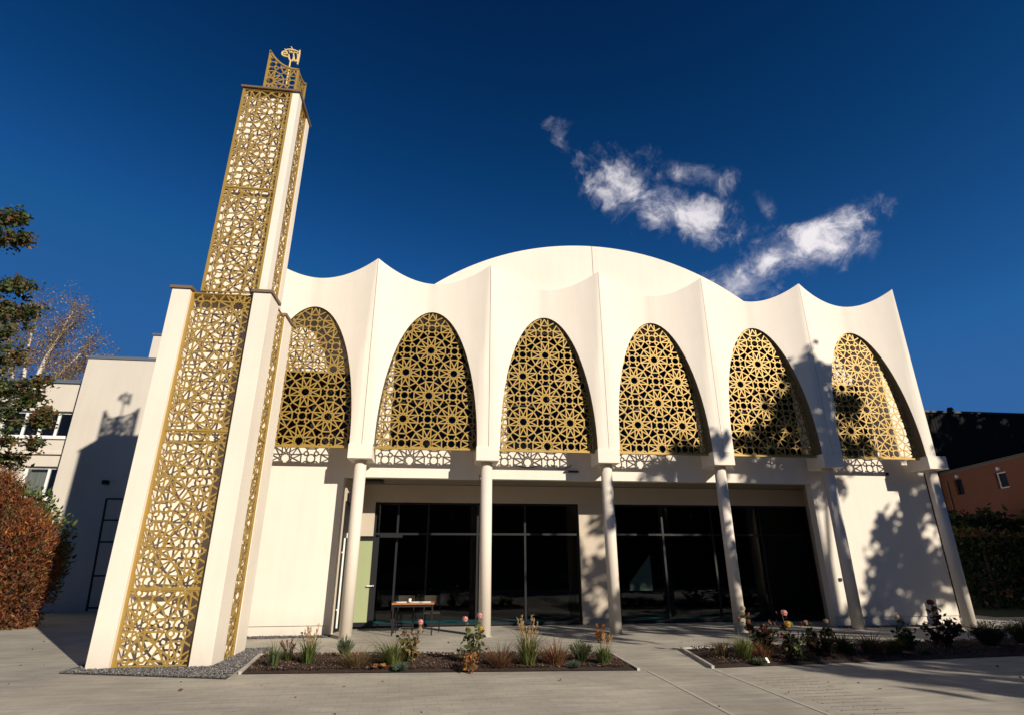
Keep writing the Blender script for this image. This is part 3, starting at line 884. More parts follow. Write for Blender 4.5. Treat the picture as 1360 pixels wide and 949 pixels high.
def panel(u0, u1, v0, v1, org, face, at, D=.617, wd=.029, fr=.05, test=None, m=None):
    """a framed lattice panel: face 'y' lies at y=at and runs in x; face 'x' lies at x=at and runs in y"""
    mb = MB()
    if face == 'y':
        to3 = lambda u, v, o: (u, at + o, v); nrm = Vector((0, 1, 0))
    else:
        to3 = lambda u, v, o: (at - o, u, v); nrm = Vector((1, 0, 0))
    ins = test or (lambda u, v: u0 <= u <= u1 and v0 <= v <= v1)
    lattice(mb, ins, (u0, u1, v0, v1), org, D, wd, .012, to3, nrm)
    if not test:
        for A, B in (((u0 + fr / 2, v0), (u0 + fr / 2, v1)), ((u1 - fr / 2, v0), (u1 - fr / 2, v1)),
                     ((u0 + fr, v0 + .0101), (u1 - fr, v0 + .0101)), ((u0 + fr, v1 - .0101), (u1 - fr, v1 - .0101))):
            mb.bar(to3(*A, -.003), to3(*B, -.003), fr if A[0] == B[0] else .02, .03, nrm)
    return mb.build('lattice_panel', m or M['gold'], mina)


ox = .225
for (v0, v1, ph) in ((0.02, 1.17, .62), (1.17, 3.88, 1.9), (3.88, ZL - .03, 4.55)):
    panel(X0 + PW, X1 - PW, v0, v1, (ox, ph), 'y', Y0 + .10)
    panel(X0 + PW, X1 - PW, v0, v1, (ox, ph), 'y', Y1 - .12)
    panel(Y0 + PD, Y1 - PD, v0, v1, (Y0 + PD + .1, ph), 'x', X1 - .03)
    panel(Y0 + PD, Y1 - PD, v0, v1, (Y0 + PD + .1, ph), 'x', X0 + .12)
for (v0, v1) in ((ZL - .0, 9.21), (9.21, ZU - .01)):
    panel(UX0, UX1 - .15, v0, v1, (.372, 11.53 if v0 > 9 else 9.075), 'y', UY0 + .015)
    panel(UX0, UX1 - .15, v0, v1, (.372, 11.53), 'y', UY1 - .03)
    panel(UY0 + .24, UY1 - .24, v0, v1, (UY0 + .3, 11.2), 'x', UX1 - .03)
    panel(UY0 + .2, UY1 - .2, v0, v1, (UY0 + .3, 11.2), 'x', UX0 + .03)

# crown of four curved-top lattice panels on the eave
CX0, CX1, CY0, CY1, CZ = .42, 1.17, -3.05, -2.36, ZU + .05


def crown(face, at, u0, u1, h0, h1):
    """top edge falls in a hollow curve from height h0 at u0 to h1 at u1"""
    top = lambda u: CZ + h1 + (h0 - h1) * max(0.0, 1 - (u - u0) / (u1 - u0)) ** 2.5
    mb = MB()
    if face == 'y':
        to3 = lambda u, v, o: (u, at + o, v); nrm = Vector((0, 1, 0))
    else:
        to3 = lambda u, v, o: (at - o, u, v); nrm = Vector((1, 0, 0))
    lo, hi = min(u0, u1), max(u0, u1)
    lattice(mb, lambda u, v: lo <= u <= hi and CZ <= v <= top(u), (lo, hi, CZ, CZ + 1.5), (lo + .12, CZ + .45), .52, .028, .012, to3, nrm)
    N = 14
    pts = [(u0 + (u1 - u0) * i / N, top(u0 + (u1 - u0) * i / N)) for i in range(N + 1)]
    for a, b in zip(pts, pts[1:]):
        mb.bar(to3(*a, -.004), to3(*b, -.004), .045, .026, nrm)
    s = .02 if u1 > u0 else -.02
    mb.bar(to3(u0 + s, CZ, -.004), to3(u0 + s, top(u0 + s) , -.004), .045, .026, nrm)
    mb.bar(to3(u1 - s, CZ, -.004), to3(u1 - s, top(u1), -.004), .045, .026, nrm)
    mb.bar(to3(lo + .04, CZ + .022, -.004), to3(hi - .04, CZ + .022, -.004), .045, .026, nrm)
    return mb.build('crown_panel', M['gold'], mina)


crown('y', CY0, CX0, CX1, 1.40, .88)
crown('x', CX0 + .012, CY0 + .03, CY1, 1.38, .80)
crown('x', CX1 - .012, CY1, CY0 + .03, 1.15, .86)
crown('y', CY1 + .012, CX1 - .03, CX0 + .03, 1.15, .80)

# finial: pole and the word in gold strokes
m_ = MB(); m_.tube(((.80, -2.70, ZU), (.80, -2.70, 13.52)), (.022, .018), 10)
m_.tube(((.80, -2.70, ZU), (.80, -2.70, ZU + .05)), .06, 10)
po = m_.build('finial_pole', M['gold_leaf'], mina)
m_ = MB()
_c = [0]


def stroke(pts, w):
    """flat calligraphic stroke through picture-like points (x right, y up) in metres"""
    P = [Vector((.795 + a, -2.70, 13.70 + b)) for a, b in pts]
    for i in range(len(P) - 1):
        t = i / max(1, len(P) - 2)
        ww = w * (.65 + .7 * math.sin(math.pi * (.15 + .7 * t)))
        d = (P[i + 1] - P[i]).normalized() * ww * .25
        _c[0] += 1
        o = Vector((0, (_c[0] % 7) * .0008, 0))
        m_.bar(P[i] - d + o, P[i + 1] + d + o, ww, .03, Vector((0, 1, 0)))


stroke([(0.194, 0.182), (0.195, 0.105), (0.195, 0.018), (0.194, -0.088), (0.193, -0.193), (0.189, -0.281)], 0.030)
stroke([(0.152, 0.042), (0.172, -0.053), (0.174, -0.133), (0.149, -0.186), (0.111, -0.175), (0.086, -0.112), (0.071, -0.035), (0.056, 0.042)], 0.030)
stroke([(0.068, -0.035), (0.071, -0.123), (0.054, -0.186), (0.015, -0.193), (-0.021, -0.147), (-0.042, -0.070), (-0.058, 0.014)], 0.030)
stroke([(-0.045, -0.077), (-0.083, -0.060), (-0.126, -0.063), (-0.177, -0.053), (-0.219, -0.011), (-0.225, 0.053), (-0.195, 0.095), (-0.147, 0.105), (-0.110, 0.077), (-0.113, 0.028), (-0.149, 0.007), (-0.182, 0.028)], 0.028)
stroke([(-0.159, 0.140), (-0.108, 0.175), (-0.028, 0.189), (0.074, 0.172), (0.171, 0.133)], 0.026)
stroke([(-0.066, 0.133), (-0.049, 0.088), (-0.019, 0.084), (-0.009, 0.126), (0.014, 0.084), (0.051, 0.077), (0.065, 0.119)], 0.018)
stroke([(0.090, 0.105), (0.120, 0.077), (0.142, 0.105)], 0.018)
stroke([(-0.177, 0.175), (-0.144, 0.133)], 0.022)
stroke([(-0.033, 0.274), (-0.009, 0.239), (0.014, 0.200)], 0.018)
m_.build('calligraphy', M['gold_leaf'], po)

# ------------------------------------------------------------------ neighbouring buildings
annex = thing('annex_building', (-6.5, 9, 0), 'plain pale flat-roofed annex wall behind the minaret, catching its shadow', 'building')
m_ = MB(); m_.box(-8.95, -.35, 8.5, 16, 0, 9.12); m_.box(-6.98, -.35, 8.9, 15.5, 9.12, 10.35)
m_.build('wall', M['annex'], annex)
m_ = MB(); m_.box(-9.0, -6.0, 8.46, 8.62, 9.123, 9.24); m_.box(-9.0, -8.84, 8.62, 16, 9.123, 9.24); m_.box(-7.02, -.3, 8.84, 8.98, 10.353, 10.43)
m_.build('parapet_flashing', M['grey_flash'], annex)
m_ = MB(); m_.box(-7.27, -7.1, 8.33, 8.497, 4.28, 4.42); lo = m_.build('wall_lamp', M['black'], annex)

flats = thing('apartment_block', (-13, 9, 0), 'pale low apartment block with white framed windows behind the trees at left', 'building')
FW = [(-11.75, -9.12, 6.08, 7.1), (-10.45, -9.12, 3.8, 4.98), (-14.2, -12.4, 6.08, 7.1), (-14.2, -11.4, 3.8, 4.98), (-11.75, -9.3, 1.2, 2.5)]
m_ = MB()
zc = 0
for z0, z1, row in ((1.2, 2.5, [(-11.75, -9.3)]), (3.8, 4.98, [(-14.2, -11.4), (-10.45, -9.12)]), (6.08, 7.1, [(-14.2, -12.4), (-11.75, -9.12)])):
    m_.box(-20, -8.96, 9, 9.3, zc, z0)
    x = -20
    for a, b in row:
        m_.box(x, a, 9, 9.3, z0, z1); x = b
    m_.box(x, -8.96, 9, 9.3, z0, z1); zc = z1
m_.box(-20, -8.96, 9, 9.3, zc, 8.22); m_.box(-20, -8.96, 9.3, 18, 7.9, 8.1); m_.box(-20, -8.96, 12, 12.3, 0, 7.9)
m_.build('wall', M['annex'], flats)
m_ = MB(); m_.box(-20, -8.97, 8.93, 9.1, 8.223, 8.36); m_.build('parapet_flashing', M['grey_flash'], flats)
m_ = MB(); m_.box(-11.5, -8.97, 8.92, 8.997, 5.42, 5.50); m_.build('ledge', M['annex'], flats)
m_ = MB(); m_.box(-10.2, -8.98, 10, 15, 8.4, 8.6); m_.build('roof_slab', M['frame'], flats)
for (a, b, c, d) in FW:
    cols = [a + (b - a) * .62] if b - a < 2 else [a + (b - a) * t for t in (.3, .52, .74)]
    wn = glazing('window', a, b, 9.12, c, d, cols, (), fw=.085, fd=.08, m=M['white'], parent=flats)
    m_ = MB(); m_.box(a - .03, b + .03, 8.93, 9.12, c - .07, c - .003); m_.build('sill', M['white'], wn)
    if c < 5:
        m_ = MB(); m_.box(a + .1, a + (b - a) * .55, 9.3, 9.32, c + .05, d - .05); m_.build('curtain', M['curtain'], wn)

# metal rack leaning in the shade beside the tower
lad = MB()
for a, b in (((-6.60, 8.05, .05), (-6.95, 8.3, 3.75)), ((-5.55, 8.05, .05), (-5.9, 8.3, 3.75))):
    lad.tube((a, b), .035, 8)
for t in (.03, .3, .6, .8, 1.0):
    lad.tube(((-6.6 - .35 * t, 8.05 + .25 * t, .05 + 3.7 * t), (-5.55 - .35 * t, 8.05 + .25 * t, .05 + 3.7 * t)), .028, 8)
tag(lad.build('ladder', M['black']), 'wide black metal ladder standing against the shaded annex wall', 'ladder')

# orange house at right, seen side-on in the shade: low orange wing before a taller black-clad block
hs = thing('orange_house', (33, 10, 0), 'orange rendered house wing with a tall black-clad block behind it, right of the mosque', 'house')
PA, PB = Vector((30.4, 12.0, 0)), Vector((28.6, 4.0, 0))
dv = (PB - PA).normalized(); nv = Vector((dv.y, -dv.x, 0))          # nv points out of the wall, to the west
LH = (PB - PA).length
P_ = lambda a, n_, z: PA + dv * a + nv * n_ + Vector((0, 0, z))


def wallbox(mb, s0, s1, n0, n1, z0, z1):
    mb.hexa((P_(s0, n0, z0), P_(s1, n0, z0), P_(s1, n1, z0), P_(s0, n1, z0), P_(s0, n0, z1), P_(s1, n0, z1), P_(s1, n1, z1), P_(s0, n1, z1)))


HW = [(1.02, 1.58, 4.58, 5.3), (3.80, 4.46, 4.55, 5.25)]
m_ = MB()
s0 = 0
for a, b, c, d in HW:
    wallbox(m_, s0, a, -.3, 0, 0, 5.68); wallbox(m_, a, b, -.3, 0, 0, c); wallbox(m_, a, b, -.3, 0, d, 5.68); s0 = b
wallbox(m_, s0, LH, -.3, 0, 0, 5.68); wallbox(m_, LH - .3, LH, -9, -.3, 0, 5.68)
m_.build('wall', M['orange'], hs)
m_ = MB(); wallbox(m_, .02, LH - .02, -9, -.05, 5.683, 5.75); m_.build('flat_roof', M['roofing'], hs)
m_ = MB(); wallbox(m_, .05, LH, -.2, .04, 5.753, 5.80); m_.build('parapet_flashing', M['flash'], hs)
m_ = MB(); m_.box(29.6, 48, 12.06, 22, 0, 9.02); m_.build('clad_block', M['slate'], hs)
m_ = MB(); m_.box(29.5, 48.1, 11.98, 22.1, 9.023, 9.14); rf = m_.build('roof', M['black'], hs)
m_ = MB(); m_.tube(((32.75, 12.6, 9.1), (32.75, 12.6, 9.42)), .09, 10); m_.tube(((32.75, 12.6, 9.36), (32.75, 12.6, 9.5)), (.17, .12), 10)
m_.build('roof_vent', M['black'], rf)
for a, b, c, d in HW:
    m_ = MB()
    for e in ((a, a + .06, c, d), (b - .06, b, c, d), (a + .06, b - .06, c, c + .06), (a + .06, b - .06, d - .06, d)):
        wallbox(m_, e[0], e[1], -.16, -.1, e[2], e[3])
    wn = m_.build('window', M['white'] if a > 2 else M['frame'], hs)
    m_ = MB(); wallbox(m_, a + .05, b - .05, -.145, -.135, c + .05, d - .05); m_.build('pane', M['frame'], wn)
    m_ = MB(); wallbox(m_, a + .28, a + .42, .003, .08, d + .06, d + .2); m_.build('wall_lamp', M['white'], hs)
m_ = MB(); q = P_(.55, .07, 0); m_.tube((q, q + Vector((0, 0, 5.3))), .035, 8); m_.build('downpipe', M['flash'], hs)


# ------------------------------------------------------------------ trees and hedges
def grow(mb, p, d, length, r, depth, rn, tips, spread=.55, up=.12, ratio=.72, n=6, kids=(2, 3), mi=0):
    pts, rad = [Vector(p)], [r]
    d = Vector(d).normalized()
    steps = 4
    for i in range(steps):
        d = (d + Vector((rn.gauss(0, .09), rn.gauss(0, .09), rn.gauss(0, .06) + up * .25))).normalized()
        pts.append(pts[-1] + d * length / steps); rad.append(r * (1 - .38 * (i + 1) / steps))
    mb.tube(pts, rad, n if depth > 1 else 4, mi, cap=False)
    if depth <= 2:
        tips += [(q, d) for q in pts[1:]]
    if depth == 0:
        return
    for k in range(rn.randint(*kids)):
        b = pts[-1] if k == 0 else pts[rn.randint(2, steps)]
        nd = (d + Vector((rn.gauss(0, spread), rn.gauss(0, spread), rn.gauss(0, spread * .7) + up))).normalized()
        grow(mb, b, nd, length * ratio * rn.uniform(.8, 1.15), rad[-1] * .78, depth - 1, rn, tips, spread, up, ratio, n, kids, mi)


def leafy_tree(name, loc, label, cat, h, seed, depth, leaves, per, lsize, rad, spread=.55, lean=(0, 0, 1), bark=None, up=.12, group=None, scatter=.45, kids=(2, 3), first=.42, ratio=.72):
    rn = random.Random(seed)
    t = thing(name, loc, label, cat, group)
    tr = MB(); tips = []
    grow(tr, Vector(loc), Vector(lean), h * first, rad, depth, rn, tips, spread, up, ratio, 9, kids)
    tr.build('trunk', bark or M['bark'], t, smooth=True)
    lf = MB()
    for q, d in tips:
        for _ in range(per):
            c = q + Vector((rn.gauss(0, scatter), rn.gauss(0, scatter), rn.gauss(0, scatter * .8)))
            lf.leaf(c, lsize * rn.uniform(.6, 1.3), rn, rn.randrange(len(leaves)))
    lf.build('crown', leaves, t)
    return t


def blob_leaves(mb, blobs, count, size, rn, nm, shell=.55, dirout=0.0, elong=1.8):
    tot = sum(b[3] * b[4] * b[5] for b in blobs)
    for (x, y, z, rx, ry, rz) in blobs:
        for _ in range(int(count * rx * ry * rz / tot)):
            v = Vector((rn.gauss(0, 1), rn.gauss(0, 1), rn.gauss(0, 1))).normalized()
            q = v * (shell + (1 - shell) * rn.random() ** .6) * (1 + .12 * math.sin(7 * v.x + 5 * v.z + x) + rn.gauss(0, .05))
            c = (x + q.x * rx, y + q.y * ry, max(.02, z + q.z * rz))
            dv_ = None
            if dirout:
                dv_ = v * dirout + Vector((rn.gauss(0, .5), rn.gauss(0, .5), rn.gauss(0, .5) + .35))
            mb.leaf(c, size * rn.uniform(.55, 1.35), rn, rn.choices(range(len(nm)), nm)[0], elong, dv_)


# shade trees beyond the right edge of the picture; their shadows fall across the front
def clump_tree(loc, label, clumps, seed, group, lsz=.235, tr_r=.24):
    rn = random.Random(seed)
    t = thing('shade_tree', loc, label, 'tree', group)
    tr = MB(); lf = MB(); base = Vector(loc)
    top = max(c[0][2] for c in clumps)
    mid = base + Vector((0, 0, top * .42))
    tr.tube((base, base + Vector((.05, 0, top * .2)), mid), (tr_r, tr_r * .85, tr_r * .7), 10)
    for c, r, n in clumps:
        c = Vector(c)
        st = mid.lerp(base, rn.uniform(0, .25))
        P = [st, st.lerp(c, .4) + Vector((rn.gauss(0, .15), rn.gauss(0, .15), .35)), st.lerp(c, .75) + Vector((0, 0, .2)), c]
        tr.tube(P, (tr_r * .42, tr_r * .3, tr_r * .18, .015), 7)
        for k in range(10):                                     # twigs, each with a spray of leaves
            d = Vector((rn.gauss(0, 1), rn.gauss(0, 1), rn.gauss(0, .8))).normalized()
            e = c + d * r * rn.uniform(.45, 1.15)
            tr.tube((c.lerp(P[2], rn.uniform(0, .5)), c.lerp(e, .5) + Vector((0, 0, .05)), e), (.02, .012, .005), 4)
            for _ in range(n // 10):
                q = e + Vector((rn.gauss(0, .3), rn.gauss(0, .3), rn.gauss(0, .27))) * min(1.0, r) * .9
                lf.leaf(q, lsz * rn.uniform(.6, 1.3), rn, rn.randrange(3))
    tr.build('trunk', M['bark'], t, smooth=True); lf.build('crown', [L['green'], L['olive'], L['dark']], t)


clump_tree((24.2, -11.8, 0), 'broad leafy tree whose shadow falls on the right end of the mosque',
           [((26.75, -11.6, 8.6), 1.05, 640), ((26.1, -11.8, 7.75), .75, 330), ((27.0, -11.3, 9.9), .6, 240), ((27.2, -11.4, 7.7), .85, 360), 
            ((23.6, -12, 11.5), 1.1, 588), ((23.9, -12, 13.2), .6, 224), ((22.9, -12, 10.4), 1.0, 461), ((24.3, -12, 10.6), .8, 266), ((24.9, -12, 12.3), .45, 84),
            ((22.2, -12, 11.3), .5, 112), ((20.0, -12, 10.7), .5, 154), ((20.6, -12, 9.7), .5, 125), ((19.3, -12, 8.9), .8, 237), ((20.7, -12, 8.3), .8, 224), ((18.3, -12, 9.4), .55, 125),
            ((22, -12, 8.2), .8, 237), ((18.6, -12, 7.6), .8, 210), ((16.8, -12, 6.9), .8, 196), ((19.9, -12, 6.8), .8, 266), ((23.4, -12, 8.1), .8, 308)], 11, 'trees beyond the frame')
clump_tree((24.5, -17.5, 0), 'leafy tree nearer the street whose shadow stripes the paving',
           [((22.2, -17.6, 6.7), .9, 364), ((20.8, -18.2, 6.3), .8, 266), ((23.6, -17.2, 6.6), 1.1, 532), ((25.2, -16.4, 7.0), 1.3, 784), ((23.0, -16.2, 7.1), .9, 503),
            ((21.2, -16.2, 7.0), .7, 280), ((26.6, -17.2, 6.3), 1.2, 588), ((24.6, -18.6, 7.6), .9, 364), ((26.5, -15.0, 7.0), 1.3, 840), ((28.5, -14.5, 6.8), 1.4, 909), ((19.8, -16.6, 6.2), .6, 168)], 23, 'trees beyond the frame')
for i, (x, y, h) in enumerate(((31.5, -6.0, 10.5), (36, -1.0, 12.5), (41, 3.5, 13), (30.5, -10.5, 9))):
    rn = random.Random(100 + i)
    t = thing('spruce_tree', (x, y, 0), ('dense dark spruce near the hedge corner', 'tall dark spruce beside the orange house', 'tallest dark spruce behind the orange house gable', 'dark spruce behind the broad leafy tree')[i], 'tree', 'spruces beyond the frame')
    tr = MB(); tr.tube(((x, y, 0), (x, y, h)), (.22, .03), 8); tr.build('trunk', M['bark'], t)
    lf = MB()
    for _ in range(4200):
        z = .6 + (h - .6) * rn.random() ** 1.3
        r = (h - z) / h * 3.0 * rn.uniform(.35, 1.05); a = rn.uniform(0, 6.283)
        lf.leaf((x + r * math.cos(a), y + r * math.sin(a), z - r * .18), .38 * rn.uniform(.6, 1.2), rn, rn.randrange(2), 2.0, Vector((math.cos(a), math.sin(a), -.35)))
    lf.build('crown', [L['dark'], L['green']], t)
for i, (x, y, z, r, h, lab) in enumerate(((28.5, -3.0, 4.6, 2.2, 2.6, 'unseen round dense tree added to shade the clipped hedge'), (33.0, -4.0, 6.0, 3.0, 3.6, 'unseen round dense tree added for shade between the two dark spruces'),
                                       (38.5, -5.5, 7.5, 3.4, 4.6, 'unseen tall round tree added for shade before the orange wing'), (42.5, 0.0, 10.5, 4.2, 6.2, 'unseen tallest round tree added to shade the black-clad block'), (49.0, 1.5, 10.5, 4.2, 6.0, 'unseen tall round tree added for shade farthest to the right'))):
    rn = random.Random(500 + i)  # unseen trees added to shade the hedge and the black-clad block
    t = thing('added_shade_tree', (x, y, 0), lab, 'tree', 'round trees added for shade beyond the frame')
    tr = MB(); tr.tube(((x, y, 0), (x, y, z)), (.22, .14), 8); tr.build('trunk', M['bark'], t)
    lf = MB(); blob_leaves(lf, [(x, y, z, r, r, h)], 2600, .6, rn, (1, 1), .2)
    lf.build('crown', [L['dark'], L['green']], t)
# dark trees behind the viewer, what the glass mirrors
ORD = ('first', 'second', 'third', 'fourth', 'fifth', 'sixth', 'seventh', 'last')
for i, x in enumerate((-8, -1, 6, 13, 19.5, 26, 33, 40)):
    rn = random.Random(300 + i)
    y = -27 - (i % 2) * 2
    t = thing('street_tree', (x, y, 0), ORD[i] + ' from the left of the eight dark trees across the street, mirrored in the glazing', 'tree', 'trees across the street')
    tr = MB(); tr.tube(((x, y, 0), (x, y, 4)), (.25, .15), 8); tr.build('trunk', M['bark'], t)
    lf = MB(); blob_leaves(lf, [(x, y, 4.4, 4.4, 3.0, 4.4)], 2600, .55, rn, (1, 1), .3)
    lf.build('crown', [L['dark'], L['green']], t)

m_ = MB(); m_.box(-24, 56, -30.0, -29.75, 0, 1.35); gw = m_.build('wall', M['annex']); gw.name = 'garden_wall'
tag(gw, 'low pale garden wall across the street in front of the long dark hedge', 'wall')
m_ = MB(); m_.box(-24.02, 56.02, -30.04, -29.71, 1.353, 1.42); m_.build('coping', M['kerb'], gw)
rn = random.Random(61)
t = thing('street_hedge', (16, -31, 0), 'long dark hedge across the street, mirrored low in the glazing', 'hedge')
tr = MB(); tr.box(-24, 56, -31.3, -30.7, 0, 2.6); tr.build('inner_growth', L['dark'], t)
lf = MB()
for _ in range(7000):
    lf.leaf((rn.uniform(-24, 56), -30.4 + rn.gauss(0, .25), rn.uniform(.1, 3.4)), .5, rn, rn.randrange(2))
lf.build('foliage', [L['dark'], L['green']], t)

# tree whose boughs reach in from the left edge
rn = random.Random(5)
t = thing('maple_tree', (-11.6, 4.2, 0), 'green and brown autumn tree reaching in from the left edge', 'tree')
tr = MB(); tr.tube(((-11.6, 4.2, 0), (-11.4, 4.2, 5), (-11.2, 4.1, 13.5)), (.3, .24, .06), 9)
lf = MB()
boughs = [((-11.3, 4.2, 12.2), (-9.35, 4.1, 12.55), .22), ((-11.3, 4.2, 11.2), (-9.1, 4.0, 11.75), .26), ((-11.3, 4.2, 9.2), (-8.45, 4.0, 10.0), .30), ((-11.3, 4.2, 8.2), (-8.2, 3.9, 9.0), .36),
          ((-11.4, 4.2, 7.4), (-8.3, 3.8, 8.2), .42), ((-11.4, 4.2, 6.6), (-7.9, 3.9, 7.5), .42), ((-11.4, 4.2, 6.0), (-7.2, 3.8, 6.7), .40), ((-11.4, 4.2, 5.4), (-6.9, 3.9, 6.0), .36), ((-11.4, 4.2, 4.9), (-6.6, 3.7, 5.6), .34),
          ((-11.4, 4.2, 4.4), (-6.7, 3.8, 4.9), .34), ((-11.4, 4.2, 9.4), (-9.0, 5.0, 9.3), .5), ((-11.4, 4.2, 6.2), (-8.2, 5.0, 6.6), .5), ((-11.4, 4.2, 4.4), (-7.9, 4.6, 4.6), .45)]
for a, b, sc in boughs:
    a, b = Vector(a), Vector(b)
    mid = (a + b) / 2 + Vector((0, 0, .2))
    tr.tube((a, mid, b), (.09, .05, .012), 6)
    for k in range(26):                                  # side twigs, each with a hanging spray of leaves
        u = rn.uniform(.25, 1.0)
        p = a.lerp(b, u) + Vector((0, 0, .2 * math.sin(math.pi * u)))
        d = (b - a).normalized() * rn.uniform(.1, .9) + Vector((rn.gauss(0, .5), rn.gauss(0, .6), rn.gauss(.05, .55)))
        ln = sc * rn.uniform(.8, 2.3) * (1.25 - .6 * u)
        e = p + d.normalized() * ln
        tr.tube((p, p.lerp(e, .5) + Vector((0, 0, .04)), e), (.014, .009, .004), 4)
        warm = rn.random() * .5 + (u - .75) * .45
        for _ in range(44):
            v = rn.uniform(.2, 1.12)
            c = p.lerp(e, v) + Vector((rn.gauss(0, .085), rn.gauss(0, .085), rn.gauss(-.03, .09)))
            k2 = warm + rn.random() * .5
            lf.leaf(c, .095 * rn.uniform(.6, 1.35), rn, 0 if k2 < .32 else (1 if k2 < .58 else (2 if k2 < .72 else 3)))
tr.build('trunk', M['bark'], t, smooth=True); lf.build('crown', [L['dark'], L['green'], L['olive'], L['brown']], t)

# birch with white limbs behind the flats
rn = random.Random(14)
t = thing('birch_tree', (-14.6, 14, 0), 'half-bare birch with white limbs above the apartment block roof', 'tree')
tr = MB(); tips = []
tr.tube(((-14.9, 14, 0), (-14.8, 14, 5), (-14.6, 14, 8.4)), (.26, .22, .18), 9)
limbs = [((-14.6, 14, 8.4), (-14.3, 14.1, 11.0), (-13.7, 14.0, 13.4)), ((-14.6, 14, 8.4), (-15.2, 13.8, 10.8), (-15.1, 13.8, 13.3)), ((-14.5, 14, 8.6), (-13.6, 14, 9.9), (-12.6, 14.1, 11.6)),
         ((-14.4, 14, 8.6), (-13.3, 13.8, 9.3), (-12.3, 13.7, 10.6)), ((-14.7, 14, 8.4), (-15.8, 14, 10.2), (-16.3, 14, 12.4)), ((-14.4, 14, 9.2), (-14.2, 13.6, 11.2), (-13.2, 13.5, 12.6))]
for a, b, c in limbs:
    a, b, c = Vector(a), Vector(b), Vector(c)
    P = [a.lerp(b, s).lerp(b.lerp(c, s), s) for s in [i / 8 for i in range(9)]]
    tr.tube(P, [.085 * (1 - i / 9.5) + .012 for i in range(9)], 7)
    for i in range(3, 9):
        for _ in range(5):
            d = (c - a).normalized() + Vector((rn.gauss(0, .6), rn.gauss(0, .6), rn.gauss(.05, .4)))
            L_ = rn.uniform(.5, 1.25); q = P[i] + d.normalized() * L_
            tr.tube((P[i], P[i].lerp(q, .5) + Vector((0, 0, .05)), q), (.018, .012, .006), 4, 1)
            for _k in range(7):
                s = rn.uniform(.3, 1.1); e = P[i].lerp(q, s); f2 = e + Vector((rn.gauss(0, .22), rn.gauss(0, .22), rn.gauss(-.08, .25)))
                tr.tube((e, f2), (.007, .004), 3, 1, cap=False)
                tips.append(f2)
tr.build('trunk', [M['birch'], M['twig']], t)
lf = MB()
for q in tips:
    for _ in range(7):
        lf.leaf(q + Vector((rn.gauss(0, .16), rn.gauss(0, .16), rn.gauss(0, .16))), .06 * rn.uniform(.6, 1.3), rn, rn.randrange(4))
lf.build('crown', [L['olive'], L['tan'], L['brown'], L['straw']], t)

# browned thuja hedge at left, a green shrub behind it
rn = random.Random(3)
t = thing('thuja_hedge', (-7.0, 3.6, 0), 'rusty brown dried-out thuja hedge at the left edge', 'hedge')
for x in (-8.6, -7.8, -7.0, -6.3):
    tr = MB(); tr.tube(((x, 3.6, 0), (x + .05, 3.6, 2.6)), (.07, .03), 6); tr.build('trunk', M['bark'], t)
lf = MB()
for _ in range(2200):                                   # feathery sprays breaking the outline
    bx, by, bz, rx, ry, rz = rn.choice([(-8.6, 3.7, 1.6, 1.0, .95, 2.3), (-7.7, 3.7, 1.6, .95, .95, 2.25), (-6.9, 3.6, 1.35, .9, .95, 1.95), (-6.15, 3.5, 1.15, .8, .85, 1.6), (-7.2, 3.6, 2.6, .55, .6, 1.15)])
    v = Vector((rn.gauss(0, 1), rn.gauss(-.4, 1), rn.gauss(.3, 1))).normalized()
    p = Vector((bx + v.x * rx, by + v.y * ry, max(.1, bz + v.z * rz)))
    d = (v + Vector((rn.gauss(0, .35), rn.gauss(0, .35), .55 + rn.gauss(0, .3)))).normalized()
    ln = rn.uniform(.15, .5); mi = rn.choices(range(5), (6, 3, 2, 3, 1))[0]
    for _k in range(13):
        u = rn.random()
        lf.leaf(p + d * ln * u + Vector((rn.gauss(0, .03), rn.gauss(0, .03), rn.gauss(0, .03))), .042 * (1.2 - .6 * u), rn, mi, 3.0, d + Vector((rn.gauss(0, .5), rn.gauss(0, .5), rn.gauss(0, .4))))
B_ = [(-8.6, 3.7, 1.6, 1.0, .95, 2.3), (-7.7, 3.7, 1.6, .95, .95, 2.25), (-6.9, 3.6, 1.35, .9, .95, 1.95), (-6.15, 3.5, 1.15, .8, .85, 1.6), (-7.2, 3.6, 2.6, .55, .6, 1.15), (-5.75, 3.3, .7, .55, .6, .95)]
blob_leaves(lf, B_, 26000, .046, rn, (5, 4, 1, 3, 1), .5, .8, 3.0)
lf.build('foliage', [L['rust'], L['brown'], L['orange'], L['redbrown'], L['olive']], t)
t = thing('green_shrub', (-6.2, 4.6, 0), 'green shrub peeping out behind the rusty thuja hedge', 'shrub')
tr = MB(); tr.tube(((-6.2, 4.6, 0), (-6.2, 4.6, 2.0)), (.05, .02), 6); tr.build('stem', M['bark'], t)
lf = MB(); blob_leaves(lf, [(-6.35, 4.6, 1.9, .7, .6, 1.15), (-6.1, 4.5, 1.3, .62, .5, .95), (-7.2, 4.8, 2.6, .8, .7, 1.2)], 5200, .085, rn, (3, 2, 1), .4, .6)
lf.build('foliage', [L['bright'], L['green'], L['dark']], t)

